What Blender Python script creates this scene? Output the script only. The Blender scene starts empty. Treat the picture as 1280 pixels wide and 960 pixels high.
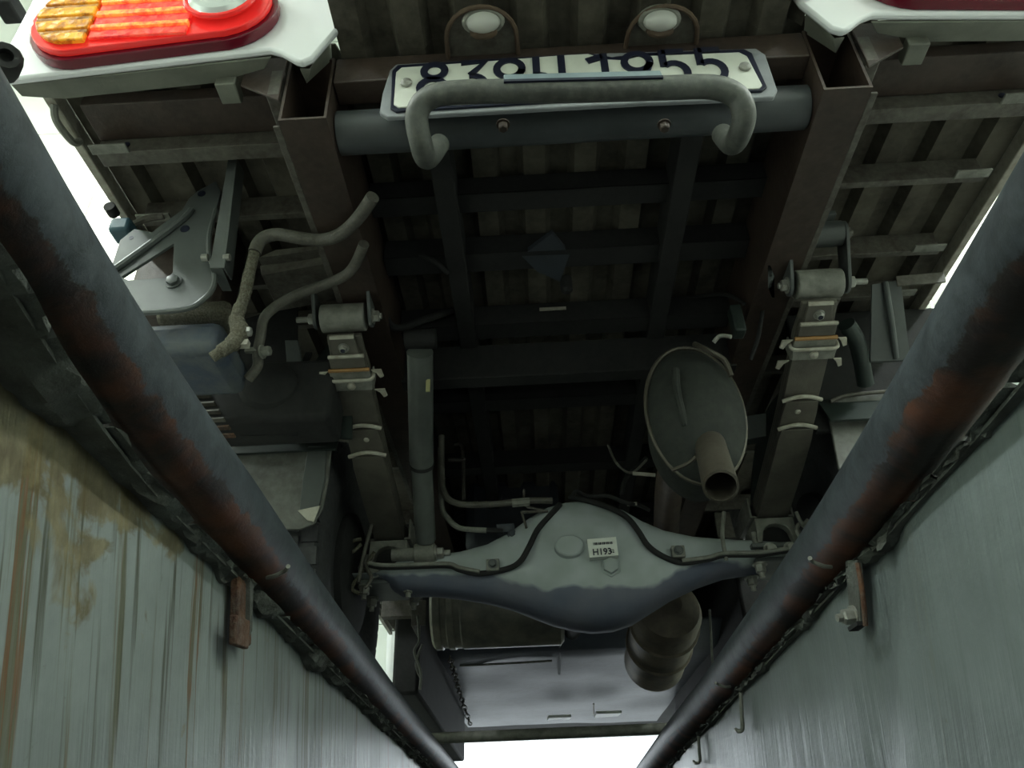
import bpy, bmesh, math, random
from mathutils import Vector, Matrix, noise
from mathutils.geometry import tessellate_polygon
random.seed(7)
SC = bpy.context.scene
COL = SC.collection

# ---------------------------------------------------------------- camera
CR = Vector((0.99858, 0.04455, -0.02931)).normalized()
CU = Vector((0.04879, -0.54143, 0.83933)).normalized()
CF = Vector((-0.02152, 0.83956, 0.54284)).normalized()
CP = Vector((0, 0, -0.29))
FPX = 980.0
cam_d = bpy.data.cameras.new('camera'); cam = bpy.data.objects.new('camera', cam_d); COL.objects.link(cam)
cam_d.sensor_width = 36; cam_d.lens = 36 * FPX / 1280; cam_d.clip_start = 0.02
cam.matrix_world = Matrix.Translation(CP) @ Matrix((CR, CU, -CF)).transposed().to_4x4()
SC.camera = cam
# ---------------------------------------------------------------- world, exposure
w = bpy.data.worlds.new('world'); SC.world = w; w.use_nodes = True
w.node_tree.nodes['Background'].inputs[0].default_value = (0.86, 0.95, 1.0, 1)
w.node_tree.nodes['Background'].inputs[1].default_value = 2.6
SC.view_settings.view_transform = 'Standard'; SC.view_settings.look = 'None'
SC.view_settings.gamma = 1.0; SC.view_settings.use_curve_mapping = False
SC.view_settings.exposure = 0.0
CEIL_LAMP_W = 88.0      # each ceiling tube fitting
PIT_FILL_W = 1.5        # fill lamp added in the pit, out of view
DOOR_W = 60.0

def at(px, py, x=None, y=None, z=None):
    """A measured point of the place: the sight line through a photo position met with a known plane."""
    v = CF * FPX + CR * (px - 640) - CU * (py - 480)
    if x is not None: k = x / v.x
    elif y is not None: k = y / v.y
    else: k = (z + 0.29) / v.z
    return CP + v * k

def area(name, loc, size, rot, watts, col):
    l = bpy.data.lights.new(name, 'AREA'); l.shape = 'RECTANGLE'; l.size, l.size_y = size
    l.energy = watts; l.color = col
    o = bpy.data.objects.new(name, l); COL.objects.link(o); o.location = loc; o.rotation_euler = rot
    return o
# daylight entering through the open front door of the garage
area('daylight', (0.1, 6.75, 1.05), (2.1, 2.1), (math.radians(-90), 0, 0), DOOR_W, (0.85, 0.95, 1.0))

# ---------------------------------------------------------------- materials
def nt(m): return m.node_tree
def newmat(name):
    m = bpy.data.materials.new(name); m.use_nodes = True
    return m, m.node_tree, m.node_tree.nodes['Principled BSDF']
def N(t, kind, **kw):
    n = t.nodes.new(kind)
    for k, v in kw.items():
        if k.startswith('i_'):
            n.inputs[k[2:].replace('_', ' ')].default_value = v
        else: setattr(n, k, v)
    return n
def ramp(t, fac, stops):
    r = t.nodes.new('ShaderNodeValToRGB'); e = r.color_ramp.elements
    while len(e) < len(stops): e.new(0.5)
    for i, (p, c) in enumerate(stops):
        e[i].position = p; e[i].color = (c, c, c, 1) if isinstance(c, (int, float)) else (*c, 1)
    t.links.new(fac, r.inputs[0]); return r.outputs[0]
def mix(t, fac, a, b):
    n = t.nodes.new('ShaderNodeMix'); n.data_type = 'RGBA'
    for s, v in ((0, fac), (6, a), (7, b)):
        if isinstance(v, (int, float)): n.inputs[s].default_value = v
        elif isinstance(v, tuple): n.inputs[s].default_value = (*v, 1)
        else: t.links.new(v, n.inputs[s])
    return n.outputs[2]
def coords(t, scale=(1, 1, 1)):
    g = t.nodes.new('ShaderNodeNewGeometry'); mp = t.nodes.new('ShaderNodeMapping')
    mp.inputs['Scale'].default_value = scale; t.links.new(g.outputs['Position'], mp.inputs[0])
    return mp.outputs[0]
def noi(t, vec, scale, detail=6, rough=0.6, dist=0.0):
    n = t.nodes.new('ShaderNodeTexNoise'); n.inputs['Scale'].default_value = scale
    n.inputs['Detail'].default_value = detail; n.inputs['Roughness'].default_value = rough
    n.inputs['Distortion'].default_value = dist
    t.links.new(vec, n.inputs['Vector']); return n.outputs[0]
def bump(t, b, h, strength, dist=0.004):
    n = t.nodes.new('ShaderNodeBump'); n.inputs['Strength'].default_value = strength
    n.inputs['Distance'].default_value = dist; t.links.new(h, n.inputs['Height'])
    t.links.new(n.outputs[0], b.inputs['Normal'])
MATS = {}
def grime(name, base, dirt=None, amount=0.5, rough=0.6, metal=0.0, scale=18, bmp=0.25, dust=None, dusta=0.3):
    """a plain finish with dirt or rust blotches and fine relief"""
    if name in MATS: return MATS[name]
    m, t, b = newmat(name); c = coords(t)
    n1 = noi(t, c, scale); n2 = noi(t, c, scale * 5)
    col = mix(t, ramp(t, n1, [(0.5 - amount * 0.25, 0.0), (0.5 + 0.3 * (1.2 - amount), 1.0)]), base, dirt or tuple(v * 0.45 for v in base))
    if dust: col = mix(t, ramp(t, n2, [(0.42, 0.0), (0.75, dusta)]), col, dust)
    t.links.new(col, b.inputs['Base Color'])
    b.inputs['Roughness'].default_value = rough; b.inputs['Metallic'].default_value = metal
    bump(t, b, n2, bmp); MATS[name] = m; return m
def plain(name, base, rough=0.5, metal=0.0, emit=None, es=0.0):
    if name in MATS: return MATS[name]
    m, t, b = newmat(name); b.inputs['Base Color'].default_value = (*base, 1)
    b.inputs['Roughness'].default_value = rough; b.inputs['Metallic'].default_value = metal
    if emit: b.inputs['Emission Color'].default_value = (*emit, 1); b.inputs['Emission Strength'].default_value = es
    MATS[name] = m; return m

def wall_mat(name, base, streak, rust, amount, peel):
    m, t, b = newmat(name); c = coords(t)
    sep = N(t, 'ShaderNodeSeparateXYZ'); t.links.new(c, sep.inputs[0])
    # drips run down with a slight lean along the pit
    sh = N(t, 'ShaderNodeMath', operation='MULTIPLY_ADD'); sh.inputs[1].default_value = 0.36
    t.links.new(sep.outputs[2], sh.inputs[0]); t.links.new(sep.outputs[1], sh.inputs[2])
    cmb = N(t, 'ShaderNodeCombineXYZ'); t.links.new(sh.outputs[0], cmb.inputs[1])
    zz = N(t, 'ShaderNodeMath', operation='MULTIPLY'); zz.inputs[1].default_value = 0.035
    t.links.new(sep.outputs[2], zz.inputs[0]); t.links.new(zz.outputs[0], cmb.inputs[2])
    v = cmb.outputs[0]
    s1 = noi(t, v, 22, 5, 0.7, 0.1); s2 = noi(t, v, 85, 3, 0.6, 0.1); s3 = noi(t, v, 9, 2, 0.5)
    blot = noi(t, c, 7, 6, 0.65); fine = noi(t, c, 60, 5, 0.65)
    col = mix(t, ramp(t, blot, [(0.35, 0.0), (0.62, 1.0)]), base, tuple(x * 0.74 for x in base))
    col = mix(t, ramp(t, s1, [(0.545, 0.0), (0.60, amount), (0.68, amount * 0.45)]), col, streak)
    col = mix(t, ramp(t, s2, [(0.575, 0.0), (0.66, amount * 0.85)]), col, tuple(x * 0.55 for x in streak))
    rf = ramp(t, s1, [(0.565, 0.0), (0.582, 1.0), (0.602, 0.0)]); rf2 = ramp(t, s3, [(0.46, 0.0), (0.56, amount * 0.9)])
    mm = N(t, 'ShaderNodeMath', operation='MULTIPLY'); t.links.new(rf, mm.inputs[0]); t.links.new(rf2, mm.inputs[1])
    col = mix(t, mm.outputs[0], col, rust)
    if not peel:   # old casting joint; the shading of its step is put into the colour
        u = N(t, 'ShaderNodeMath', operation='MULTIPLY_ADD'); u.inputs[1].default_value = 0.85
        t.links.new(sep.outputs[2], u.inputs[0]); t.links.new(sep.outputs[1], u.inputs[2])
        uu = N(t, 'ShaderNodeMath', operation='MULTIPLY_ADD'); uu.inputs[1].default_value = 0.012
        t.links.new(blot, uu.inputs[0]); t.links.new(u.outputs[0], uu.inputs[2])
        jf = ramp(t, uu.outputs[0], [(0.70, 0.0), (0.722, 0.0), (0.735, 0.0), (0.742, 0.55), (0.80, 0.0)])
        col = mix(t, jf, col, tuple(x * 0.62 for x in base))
    if peel:   # paint flaked to brown render close to the upper near end
        yy = N(t, 'ShaderNodeMapRange'); yy.inputs[1].default_value = 0.70; yy.inputs[2].default_value = 0.42
        t.links.new(sep.outputs[1], yy.inputs[0])
        z2 = N(t, 'ShaderNodeMapRange'); z2.inputs[1].default_value = -0.13; z2.inputs[2].default_value = 0.02
        t.links.new(sep.outputs[2], z2.inputs[0])
        a = N(t, 'ShaderNodeMath', operation='MULTIPLY'); t.links.new(yy.outputs[0], a.inputs[0]); t.links.new(z2.outputs[0], a.inputs[1])
        nb = noi(t, c, 16, 5, 0.6, 0.6)
        a2 = N(t, 'ShaderNodeMath', operation='MULTIPLY_ADD'); a2.inputs[1].default_value = 0.75
        t.links.new(a.outputs[0], a2.inputs[0]); t.links.new(nb, a2.inputs[2])
        pf = ramp(t, a2.outputs[0], [(0.66, 0.0), (0.73, 0.85)])
        brn = mix(t, ramp(t, noi(t, c, 35), [(0.4, 0.0), (0.6, 1.0)]), (0.10, 0.075, 0.03), (0.20, 0.17, 0.09))
        col = mix(t, pf, col, brn)
    col = mix(t, ramp(t, fine, [(0.66, 0.0), (0.74, 0.5)]), col, (0.10, 0.11, 0.08))
    t.links.new(col, b.inputs['Base Color']); b.inputs['Roughness'].default_value = 0.42
    ad = N(t, 'ShaderNodeMath', operation='ADD'); t.links.new(blot, ad.inputs[0]); t.links.new(s1, ad.inputs[1])
    bump(t, b, ad.outputs[0], 0.35, 0.006)
    return m
M_wl = wall_mat('weathered_green_paint', (0.245, 0.275, 0.265), (0.105, 0.105, 0.065), (0.15, 0.062, 0.02), 1.0, True)
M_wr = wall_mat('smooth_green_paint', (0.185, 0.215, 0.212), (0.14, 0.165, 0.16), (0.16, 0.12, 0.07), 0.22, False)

def pipe_mat():
    m, t, b = newmat('worn_blue_grey_pipe_paint'); c = coords(t)
    big = noi(t, c, 5.5, 6, 0.62, 0.3); mid = noi(t, c, 30, 10, 0.74, 0.25); fine = noi(t, c, 110, 4, 0.7)
    # rust sits on the underside of the pipe, paint lasts on its inner upper flank
    g = N(t, 'ShaderNodeNewGeometry'); sp = N(t, 'ShaderNodeSeparateXYZ'); t.links.new(g.outputs['Position'], sp.inputs[0])
    ab = N(t, 'ShaderNodeMath', operation='ABSOLUTE'); t.links.new(sp.outputs[0], ab.inputs[0])
    mr = N(t, 'ShaderNodeMapRange'); mr.inputs[1].default_value = 0.035; mr.inputs[2].default_value = 0.003
    mr.inputs[3].default_value = -0.40; mr.inputs[4].default_value = 0.22
    t.links.new(sp.outputs[2], mr.inputs[0])
    a = N(t, 'ShaderNodeMath', operation='MULTIPLY_ADD'); a.inputs[1].default_value = 0.55
    t.links.new(mid, a.inputs[0]); t.links.new(mr.outputs[0], a.inputs[2])
    a2 = N(t, 'ShaderNodeMath', operation='MULTIPLY_ADD'); a2.inputs[1].default_value = 0.55
    t.links.new(big, a2.inputs[0]); t.links.new(a.outputs[0], a2.inputs[2])
    paint = mix(t, ramp(t, mid, [(0.4, 0.0), (0.62, 1.0)]), (0.052, 0.062, 0.070), (0.022, 0.027, 0.031))
    rust = mix(t, ramp(t, noi(t, c, 9, 6, 0.6, 0.3), [(0.44, 0.0), (0.60, 1.0)]), (0.016, 0.010, 0.007), (0.125, 0.042, 0.016))
    col = mix(t, ramp(t, a2.outputs[0], [(0.445, 0.0), (0.485, 1.0)]), paint, rust)
    col = mix(t, ramp(t, fine, [(0.62, 0.0), (0.70, 0.35)]), col, (0.02, 0.02, 0.02))
    # peeled pale primer towards the far end
    pl = N(t, 'ShaderNodeMapRange'); pl.inputs[1].default_value = 0.8; pl.inputs[2].default_value = 2.2
    t.links.new(sp.outputs[1], pl.inputs[0])
    p2 = N(t, 'ShaderNodeMath', operation='MULTIPLY'); t.links.new(pl.outputs[0], p2.inputs[0])
    t.links.new(ramp(t, noi(t, c, 34, 5, 0.7, 0.5), [(0.53, 0.0), (0.57, 1.0)]), p2.inputs[1])
    m2 = N(t, 'ShaderNodeMapRange'); m2.inputs[1].default_value = 0.285; m2.inputs[2].default_value = 0.275
    t.links.new(ab.outputs[0], m2.inputs[0])
    p3 = N(t, 'ShaderNodeMath', operation='MULTIPLY'); t.links.new(p2.outputs[0], p3.inputs[0]); t.links.new(m2.outputs[0], p3.inputs[1])
    col = mix(t, p3.outputs[0], col, (0.60, 0.62, 0.64))
    t.links.new(col, b.inputs['Base Color']); b.inputs['Roughness'].default_value = 0.5
    bump(t, b, mid, 0.5, 0.003); return m
M_pipe = pipe_mat()
M_conc = grime('rough_concrete', (0.13, 0.14, 0.125), (0.06, 0.06, 0.05), 0.6, 0.85, 0, 22, 0.9)
M_floor = grime('garage_concrete', (0.25, 0.255, 0.24), (0.16, 0.16, 0.145), 0.5, 0.7, 0, 3, 0.2)
M_pitfl = grime('pit_floor_concrete', (0.24, 0.25, 0.23), (0.12, 0.12, 0.10), 0.5, 0.8, 0, 6, 0.3)
M_white = plain('white_panel', (0.80, 0.84, 0.77), 0.35)
M_gap = plain('panel_joint_grey', (0.30, 0.32, 0.28), 0.7)
M_deck = grime('brown_black_deck_steel', (0.105, 0.095, 0.072), (0.036, 0.030, 0.022), 0.6, 0.8, 0, 14, 0.2, (0.15, 0.14, 0.11), 0.4)
M_chan = grime('dusty_channel_steel', (0.105, 0.098, 0.082), (0.045, 0.035, 0.028), 0.5, 0.55, 0, 20, 0.2, (0.22, 0.21, 0.18), 0.4)
M_rail = grime('brown_frame_paint', (0.055, 0.036, 0.028), (0.025, 0.015, 0.011), 0.5, 0.5, 0, 16, 0.2, (0.10, 0.08, 0.06), 0.3)
M_black = grime('black_chassis_paint', (0.017, 0.017, 0.017), (0.008, 0.008, 0.008), 0.5, 0.85, 0, 16, 0.2, (0.035, 0.035, 0.034), 0.3)
M_spring = grime('spring_steel_paint', (0.12, 0.11, 0.09), (0.065, 0.058, 0.048), 0.4, 0.5, 0, 20, 0.25, (0.12, 0.11, 0.09), 0.35)
M_edge = grime('bare_leaf_end', (0.42, 0.40, 0.34), (0.26, 0.23, 0.18), 0.4, 0.5, 0, 60, 0.2)
M_brass = grime('rusty_orange_strip', (0.40, 0.20, 0.06), (0.24, 0.13, 0.05), 0.5, 0.5, 0, 60, 0.3)
M_bush = grime('dusty_bush_steel', (0.24, 0.24, 0.21), (0.12, 0.12, 0.10), 0.5, 0.55, 0, 40, 0.3)
M_bolt = grime('zinc_bolt', (0.36, 0.36, 0.33), (0.18, 0.17, 0.14), 0.4, 0.4, 0.3, 60, 0.2)
M_shock = grime('grey_green_shock_paint', (0.115, 0.125, 0.115), (0.07, 0.075, 0.07), 0.4, 0.4, 0, 12, 0.1)
M_brk = grime('grey_bracket_paint', (0.095, 0.105, 0.103), (0.06, 0.065, 0.062), 0.4, 0.42, 0, 9, 0.12)
M_bluebox = grime('dusty_blue_reservoir', (0.045, 0.062, 0.095), (0.11, 0.12, 0.12), 0.5, 0.55, 0, 22, 0.3)
M_hose = grime('grey_rubber_hose', (0.105, 0.10, 0.088), (0.06, 0.055, 0.045), 0.4, 0.6, 0, 50, 0.3, (0.17, 0.155, 0.11), 0.4)
M_hosed = grime('mud_caked_hose', (0.10, 0.092, 0.065), (0.09, 0.08, 0.05), 0.6, 0.9, 0, 60, 1.0, (0.32, 0.31, 0.26), 0.5)
M_flap = grime('scuffed_grey_mudguard', (0.13, 0.13, 0.115), (0.08, 0.08, 0.07), 0.4, 0.6, 0, 10, 0.3, (0.27, 0.28, 0.27), 0.4)
M_tyre = grime('tyre_rubber', (0.042, 0.043, 0.046), (0.02, 0.02, 0.022), 0.4, 0.8, 0, 20, 0.3, (0.09, 0.09, 0.09), 0.4)
M_muff = grime('aluminised_muffler', (0.017, 0.020, 0.017), (0.009, 0.011, 0.009), 0.5, 0.8, 0.0, 10, 0.4, (0.06, 0.065, 0.05), 0.35)
M_tail = grime('dull_tail_pipe_steel', (0.09, 0.08, 0.063), (0.06, 0.05, 0.036), 0.4, 0.45, 0.3, 14, 0.2)
M_exh = grime('rusty_exhaust', (0.11, 0.072, 0.046), (0.06, 0.038, 0.026), 0.5, 0.7, 0, 18, 0.3)
M_cat = grime('tan_heat_stained_can', (0.20, 0.165, 0.12), (0.07, 0.06, 0.05), 0.5, 0.55, 0.2, 12, 0.3)
M_ends = grime('pale_tank_end', (0.27, 0.255, 0.20), (0.09, 0.09, 0.08), 0.5, 0.5, 0.2, 12, 0.2)
M_blued = grime('dark_blue_grey_casing', (0.045, 0.053, 0.065), (0.028, 0.032, 0.04), 0.4, 0.6, 0, 7, 0.2)
M_under = grime('dusty_undertray', (0.066, 0.078, 0.102), (0.042, 0.05, 0.066), 0.4, 0.5, 0, 9, 0.2, (0.10, 0.115, 0.13), 0.4)
M_body = plain('white_body_paint', (0.90, 0.91, 0.93), 0.25)
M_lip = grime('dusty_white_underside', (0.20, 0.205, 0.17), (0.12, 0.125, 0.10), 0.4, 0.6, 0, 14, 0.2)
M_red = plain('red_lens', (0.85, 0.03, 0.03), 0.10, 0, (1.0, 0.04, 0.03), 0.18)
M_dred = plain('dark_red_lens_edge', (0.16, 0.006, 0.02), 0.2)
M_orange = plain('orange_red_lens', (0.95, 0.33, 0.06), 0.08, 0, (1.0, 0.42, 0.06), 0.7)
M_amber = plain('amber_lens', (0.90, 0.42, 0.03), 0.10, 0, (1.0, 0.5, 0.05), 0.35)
M_amberd = plain('deep_amber_lens', (0.45, 0.17, 0.015), 0.12)
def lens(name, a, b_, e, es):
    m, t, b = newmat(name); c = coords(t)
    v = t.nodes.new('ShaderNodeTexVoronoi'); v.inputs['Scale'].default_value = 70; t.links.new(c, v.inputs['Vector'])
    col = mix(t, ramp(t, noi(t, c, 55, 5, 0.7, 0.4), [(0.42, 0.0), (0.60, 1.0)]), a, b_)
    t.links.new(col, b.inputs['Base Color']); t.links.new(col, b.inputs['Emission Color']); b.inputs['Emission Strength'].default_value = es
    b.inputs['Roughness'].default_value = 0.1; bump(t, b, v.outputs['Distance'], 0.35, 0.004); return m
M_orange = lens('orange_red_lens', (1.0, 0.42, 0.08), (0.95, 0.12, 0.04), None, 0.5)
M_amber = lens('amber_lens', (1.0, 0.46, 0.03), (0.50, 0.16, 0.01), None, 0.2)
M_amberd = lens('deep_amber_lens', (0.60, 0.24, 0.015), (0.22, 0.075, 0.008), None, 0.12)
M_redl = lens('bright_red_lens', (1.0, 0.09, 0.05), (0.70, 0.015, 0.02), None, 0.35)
M_clear = plain('clear_lens_facets', (0.62, 0.66, 0.66), 0.08, 0.55)
M_plate = grime('plate_white', (0.72, 0.73, 0.66), (0.58, 0.59, 0.52), 0.3, 0.4, 0, 14, 0.1)
M_ink = plain('navy_plate_ink', (0.010, 0.012, 0.030), 0.4)
M_hold = grime('grey_plate_holder', (0.30, 0.31, 0.33), (0.20, 0.21, 0.22), 0.3, 0.5, 0, 20, 0.1)
M_bar = grime('grey_guard_bar', (0.085, 0.09, 0.082), (0.05, 0.05, 0.045), 0.4, 0.5, 0, 16, 0.2, (0.26, 0.26, 0.22), 0.3)
M_strip = grime('blue_grey_bar_sleeve', (0.20, 0.25, 0.27), (0.13, 0.17, 0.19), 0.3, 0.4, 0, 20, 0.1)
M_tube = grime('grey_cross_tube', (0.075, 0.082, 0.088), (0.045, 0.05, 0.052), 0.4, 0.4, 0, 8, 0.15)
M_glass = plain('dark_glass', (0.02, 0.025, 0.03), 0.05)
M_lampg = plain('plate_lamp_lens', (0.50, 0.50, 0.47), 0.15)
M_sticker = plain('white_sticker', (0.78, 0.80, 0.74), 0.5)
M_green = grime('dark_green_plastic', (0.018, 0.028, 0.024), (0.010, 0.016, 0.014), 0.4, 0.5, 0, 20, 0.1)
M_blue = grime('blue_plastic_cap', (0.045, 0.10, 0.13), (0.03, 0.06, 0.07), 0.4, 0.5, 0, 20, 0.1)
M_rusty = grime('flaking_rust', (0.13, 0.055, 0.025), (0.05, 0.025, 0.018), 0.6, 0.9, 0, 30, 1.0, (0.22, 0.20, 0.16), 0.4)
M_tub = plain('tube_lamp_glow', (1, 1, 1), 0.4, 0, (0.93, 1.0, 0.90), 9.0)
M_yel = plain('yellow_tag', (0.42, 0.40, 0.20), 0.5)

def axle_mat():
    m, t, b = newmat('grey_axle_with_oil_stain'); c = coords(t)
    sp = N(t, 'ShaderNodeSeparateXYZ'); t.links.new(c, sp.inputs[0])
    n1 = noi(t, c, 15, 2, 0.5); n2 = noi(t, c, 60)
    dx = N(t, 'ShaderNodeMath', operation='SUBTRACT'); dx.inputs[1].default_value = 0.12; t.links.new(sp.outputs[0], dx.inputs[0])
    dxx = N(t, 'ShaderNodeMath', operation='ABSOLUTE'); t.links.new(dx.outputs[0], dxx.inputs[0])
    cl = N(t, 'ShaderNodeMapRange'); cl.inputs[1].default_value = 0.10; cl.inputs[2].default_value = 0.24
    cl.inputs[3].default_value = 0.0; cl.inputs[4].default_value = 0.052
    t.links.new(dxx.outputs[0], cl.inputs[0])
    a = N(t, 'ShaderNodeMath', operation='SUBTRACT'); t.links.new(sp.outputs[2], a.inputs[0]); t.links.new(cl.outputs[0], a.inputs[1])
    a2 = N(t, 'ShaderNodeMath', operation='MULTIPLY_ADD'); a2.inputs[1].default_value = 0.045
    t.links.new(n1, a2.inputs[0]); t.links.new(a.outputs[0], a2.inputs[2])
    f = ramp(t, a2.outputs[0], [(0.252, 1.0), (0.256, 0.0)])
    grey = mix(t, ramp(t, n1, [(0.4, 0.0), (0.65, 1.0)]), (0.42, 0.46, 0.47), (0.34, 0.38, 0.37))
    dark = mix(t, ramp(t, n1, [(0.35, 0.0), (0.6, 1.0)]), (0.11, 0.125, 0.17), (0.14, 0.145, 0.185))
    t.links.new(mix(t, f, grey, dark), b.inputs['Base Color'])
    b.inputs['Roughness'].default_value = 0.8; bump(t, b, n2, 0.12); return m
M_axle = axle_mat()

# ---------------------------------------------------------------- mesh builder
class G:
    def __init__(s): s.v = []; s.f = []
    def add(s, vs, fs):
        k = len(s.v); s.v += [Vector(p) for p in vs]; s.f += [tuple(i + k for i in f) for f in fs]; return s
    def box(s, c, d, rot=None):
        c = Vector(c); P = []
        for i in range(8):
            p = Vector(((i & 1) - .5, ((i >> 1) & 1) - .5, ((i >> 2) & 1) - .5)); p = Vector((p.x * d[0], p.y * d[1], p.z * d[2]))
            if rot: p = rot @ p
            P.append(c + p)
        return s.add(P, [(0, 2, 3, 1), (4, 5, 7, 6), (0, 1, 5, 4), (2, 6, 7, 3), (0, 4, 6, 2), (1, 3, 7, 5)])
    def bb(s, x0, x1, y0, y1, z0, z1):
        return s.box(((x0 + x1) / 2, (y0 + y1) / 2, (z0 + z1) / 2), (abs(x1 - x0), abs(y1 - y0), abs(z1 - z0)))
    def loft(s, rings, cap=True):
        n = len(rings[0]); k = []
        vs = [p for r in rings for p in r]; fs = []
        for i in range(len(rings) - 1):
            for j in range(n):
                a = i * n + j; b = i * n + (j + 1) % n
                fs.append((a, b, b + n, a + n))
        if cap:
            fs.append(tuple(reversed(range(n)))); m = (len(rings) - 1) * n; fs.append(tuple(range(m, m + n)))
        return s.add(vs, fs)
    def tube(s, pts, r, n=12, smooth=True, cap=True, flat=1.0):
        pts = [Vector(p) for p in pts]
        if smooth and len(pts) > 2: pts = catmull(pts)
        rr = r if isinstance(r, list) else [r] * len(pts)
        if len(rr) != len(pts): rr = [r[min(int(i / len(pts) * len(r)), len(r) - 1)] for i in range(len(pts))]
        rings = []; up = None
        for i, p in enumerate(pts):
            d = (pts[min(i + 1, len(pts) - 1)] - pts[max(i - 1, 0)]).normalized()
            if up is None:
                up = Vector((0, 0, 1)) if abs(d.z) < 0.9 else Vector((0, 1, 0))
            u = (up - d * up.dot(d)).normalized(); up = u; v = d.cross(u)
            rings.append([p + (u * math.cos(a) * flat + v * math.sin(a)) * rr[i] for a in [2 * math.pi * j / n for j in range(n)]])
        return s.loft(rings, cap)
    def cyl(s, a, b, r, r2=None, n=16):
        return s.tube([a, b], [r, r if r2 is None else r2], n, False)
    def lathe(s, o, ax, prof, n=24, sx=1.0, sy=1.0, up=None, cap=True):
        o = Vector(o); ax = Vector(ax).normalized()
        up = Vector(up) if up else (Vector((0, 0, 1)) if abs(ax.z) < .9 else Vector((0, 1, 0)))
        u = (up - ax * up.dot(ax)).normalized(); v = ax.cross(u)
        return s.loft([[o + ax * h + (u * math.cos(a) * sy + v * math.sin(a) * sx) * r for a in [2 * math.pi * j / n for j in range(n)]] for h, r in prof], cap)
    def slab(s, pts, off, holes=()):
        """polygon (3d points, optional holes) given thickness by the vector off"""
        loops = [[Vector(p) for p in pts]] + [[Vector(p) for p in h] for h in holes]
        flat = [p for l in loops for p in l]; tri = tessellate_polygon(loops); n = len(flat); off = Vector(off)
        fs = [tuple(t) for t in tri] + [tuple(i + n for i in reversed(t)) for t in tri]
        k = 0
        for l in loops:
            for i in range(len(l)):
                a = k + i; b = k + (i + 1) % len(l); fs.append((a, b, b + n, a + n))
            k += len(l)
        return s.add(flat + [p + off for p in flat], fs)
    def bolt(s, c, ax, r, h, stud=0.0):
        s.lathe(c, ax, [(0, r * 1.35), (h * .18, r * 1.35)], 14)
        s.lathe(Vector(c) + Vector(ax).normalized() * h * .18, ax, [(0, r), (h * .7, r), (h * .82, r * .8)], 6)
        if stud: s.lathe(Vector(c) + Vector(ax).normalized() * h, ax, [(-h * .2, r * .5), (stud, r * .5)], 10)
        return s
def catmull(p, k=7):
    out = []
    for i in range(len(p) - 1):
        p0 = p[max(i - 1, 0)]; p1 = p[i]; p2 = p[i + 1]; p3 = p[min(i + 2, len(p) - 1)]
        for j in range(k):
            t = j / k
            out.append(0.5 * ((2 * p1) + (p2 - p0) * t + (2 * p0 - 5 * p1 + 4 * p2 - p3) * t * t + (3 * p1 - p0 - 3 * p2 + p3) * t ** 3))
    out.append(p[-1]); return out
W = {}
def build(name, g, mat, parent=None, label=None, bevel=0.0, sharp=32, **props):
    c = Vector((0, 0, 0))
    for p in g.v: c += p
    c /= len(g.v)
    me = bpy.data.meshes.new(name); me.from_pydata([tuple(p - c) for p in g.v], [], g.f)
    bm = bmesh.new(); bm.from_mesh(me); bmesh.ops.recalc_face_normals(bm, faces=bm.faces); bm.to_mesh(me); bm.free()
    me.materials.append(mat)
    for p in me.polygons: p.use_smooth = True
    me.set_sharp_from_angle(angle=math.radians(sharp))
    o = bpy.data.objects.new(name, me); COL.objects.link(o); W[o.name] = c
    if parent: o.parent = parent; o.location = c - W[parent.name]
    else: o.location = c
    if bevel:
        b = o.modifiers.new('bevel', 'BEVEL'); b.width = bevel; b.segments = 2; b.limit_method = 'ANGLE'; b.angle_limit = math.radians(40)
    if label: o['label'] = label
    for k, v in props.items(): o[k] = v
    return o
def empty(name, loc, label, cat, group=None):
    e = bpy.data.objects.new(name, None); COL.objects.link(e); e.location = loc; W[e.name] = Vector(loc)
    e.empty_display_size = 0.1; e['label'] = label; e['category'] = cat
    if group: e['group'] = group
    return e
def struct(name, g, mat, parent=None, **k):
    return build(name, g, mat, parent, kind='structure', **k) if parent is None else build(name, g, mat, parent, **k)

# ================================================================= SETTING
XL, XR = -0.324, 0.348          # inner faces of the pit
PY0, PY1, PZ = -1.6, 5.3, -1.55
RX0, RX1, RY0, RY1, RZ = -3.3, 3.5, -4.5, 6.7, 3.0
g = G()
g.bb(RX0, XL - 0.2, RY0, RY1, -0.15, 0); g.bb(XR + 0.2, RX1, RY0, RY1, -0.15, 0)
g.bb(XL - 0.2, XR + 0.2, RY0, PY0 - 0.15, -0.15, 0); g.bb(XL - 0.2, XR + 0.2, PY1 + 0.15, RY1, -0.15, 0)
struct('floor', g, M_floor)
struct('floor_pit', G().bb(XL - 0.2, XR + 0.2, PY0 - .15, PY1 + .15, PZ - 0.1, PZ), M_pitfl)
def near(y):
    t = min(max((0.62 - y) / 0.34, 0), 1.6); return 0.034 * t * t * (1.6 - 0.5 * t) / 1.1 if t < 1 else 0.034 + (t - 1) * 0.03
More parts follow.
